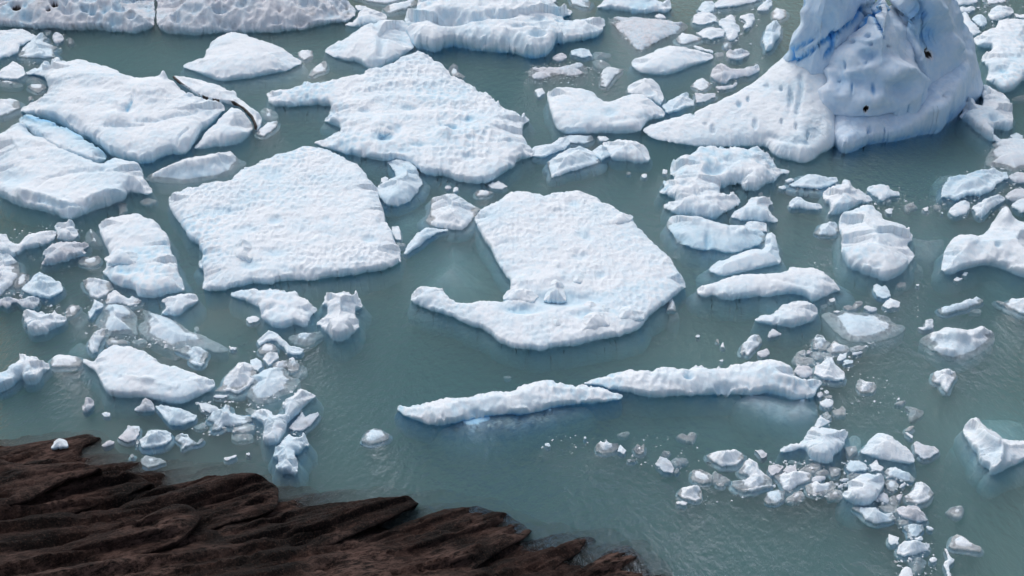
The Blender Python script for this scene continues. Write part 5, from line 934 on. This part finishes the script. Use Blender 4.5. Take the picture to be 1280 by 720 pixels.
_ax, _ay = at(0, 672); _bx, _by = at(190, 600); STRIKE = math.atan2(float(_by-_ay), float(_bx-_ax))
ROCK = rock_mat()
def inland(px, py): return np.maximum((-170*np.asarray(px, float) + 820*(np.asarray(py, float)-550))/837 + 34, 0)
rx_, ry_ = at(200, 660)
shore = tag(empty('rocky_shore', float(rx_), float(ry_)), 'dark layered brown rock ledges sloping into the lake', None, None, 'structure')
def slab(pts, z0, k=0.014, deep=2.4, seed=1, amp=0.16, tip=0.0, parent=None, name='rock_slab', res=1.6):
    p = np.array([float(v) for v in pts.replace(',', ' ').split()]).reshape(-1, 2)
    zf = (lambda px, py: z0 + k*inland(px, py)) if k > 0 else (lambda px, py: z0 - k*(-170*px + 820*(py-550))/837)
    c, s = math.cos(STRIKE), math.sin(STRIKE)
    def top(x, y, qx, qy, d):
        u = x*c+y*s; v = -x*s+y*c
        v = v + 0.16*fbm(u/3, v/3, seed+40, 2)
        z = amp*1.1*fbm(u/9, v/1.3, seed+1, 3, 0.5) + amp*0.8*np.abs(fbm(u/4, v/0.5, seed+2, 4, 0.55)) + amp*0.6*fbm(u/1.3, v/0.7, seed+3, 5, 0.55)
        st = v/1.7+0.45*fbm(u/12, v/4, seed+7, 3); fr = st-np.floor(st)
        z += amp*3.6*(smooth(0, 0.10, fr)*(1-smooth(0.12, 1.0, fr))-0.4) * np.clip(0.55+0.9*fbm(u/6, v/2, seed+9, 2), 0, 1.2)
        st = v/0.42+0.5*fbm(u/10, v/2, seed+27, 3); fr = st-np.floor(st)
        z += amp*0.4*(smooth(0, 0.15, fr)*(1-smooth(0.2, 1.0, fr))-0.4) * np.clip(0.4+1.2*fbm(u/2, v/1, seed+29, 2), 0, 1.2)
        jt = worley(u/2.6+0.3*fbm(u, v, seed+33, 2), v/1.3, seed+35); z -= amp*1.3*smooth(0.52, 0.75, jt); z += amp*0.5*np.floor(3*fbm(u/1.7, v/0.8, seed+37, 2))/3
        gul = fbm(u/6, v/0.9, seed+21, 3); z -= amp*2.2*smooth(0.25, 0.5, gul)
        return z*smooth(-0.1, 0.7, d) - 0.14*np.exp(-d/0.15)
    def walls(bx, by, bz, w1, w2):
        rows = []; u = bx*c+by*s
        for i, f in enumerate((0.10, 0.22, 0.36, 0.52, 0.70, 0.86, 1.0)):
            n = fbm(u/1.3+i*3.1, by/1.3, seed+50+i, 3)
            rows.append((-0.04 - 0.95*smooth(0, 0.5, f) + (0.06+0.3*f)*n, bz-deep*f+0.1*n))
        return rows
    return plate(name, p, 1.0, ROCK, parent or shore, res=res, rough=0.55, zfn=zf, top=top, wallz=walls, seed=seed, pit=0, undul=0)
slab('-60,545 0,551 60,541 112,533 127,540 122,549 100,557 104,572 40,580 -60,590', 0.15, 0.004, seed=11, amp=0.10)
slab('-60,560 0,566 25,572 104,571 130,580 112,588 95,594 88,594 60,607 35,623 0,632 -60,650', 1.6, 0.014, seed=12)
slab('-60,640 0,631 38,621 62,605 90,593 130,582 155,582 180,588 194,600 165,613 140,622 80,645 50,660 0,690 -60,715', 0.45, 0.0135, seed=13)
slab('150,620 196,600 235,591 262,584 300,583 325,586 347,597 348,615 346,632 320,643 285,652 250,664 200,690 140,700 120,660', 0.8, 0.010, seed=14)
slab('-80,760 0,706 50,684 110,660 160,645 215,621 240,622 251,634 249,650 225,672 190,688 160,700 130,712 90,742 0,800', 1.5, 0.0135, seed=15, deep=3.2)
slab('60,790 150,722 200,697 262,665 320,642 347,632 400,622 470,612 512,610 522,615 523,626 480,650 430,672 380,695 335,715 260,760 160,800', 0.5, 0.0125, seed=16)
slab('230,800 300,738 345,714 400,690 450,668 520,640 560,626 600,621 640,635 658,645 666,656 660,668 620,690 590,712 540,760 420,800', 0.1, 0.0115, seed=17)
slab('480,800 560,735 600,706 640,680 690,660 720,657 736,661 748,668 730,685 700,702 680,722 620,790', -0.15, 0.012, seed=18)
slab('600,800 680,728 710,703 748,672 770,668 786,669 800,682 812,698 818,716 822,740 800,800', -0.25, 0.012, seed=19)
slab('-80,560 0,548 130,528 150,560 200,575 280,570 350,580 400,610 470,602 540,604 620,612 690,648 760,655 810,668 840,700 850,800 -80,800', -0.5, -0.03, seed=20, name='submerged_bedrock', res=4)
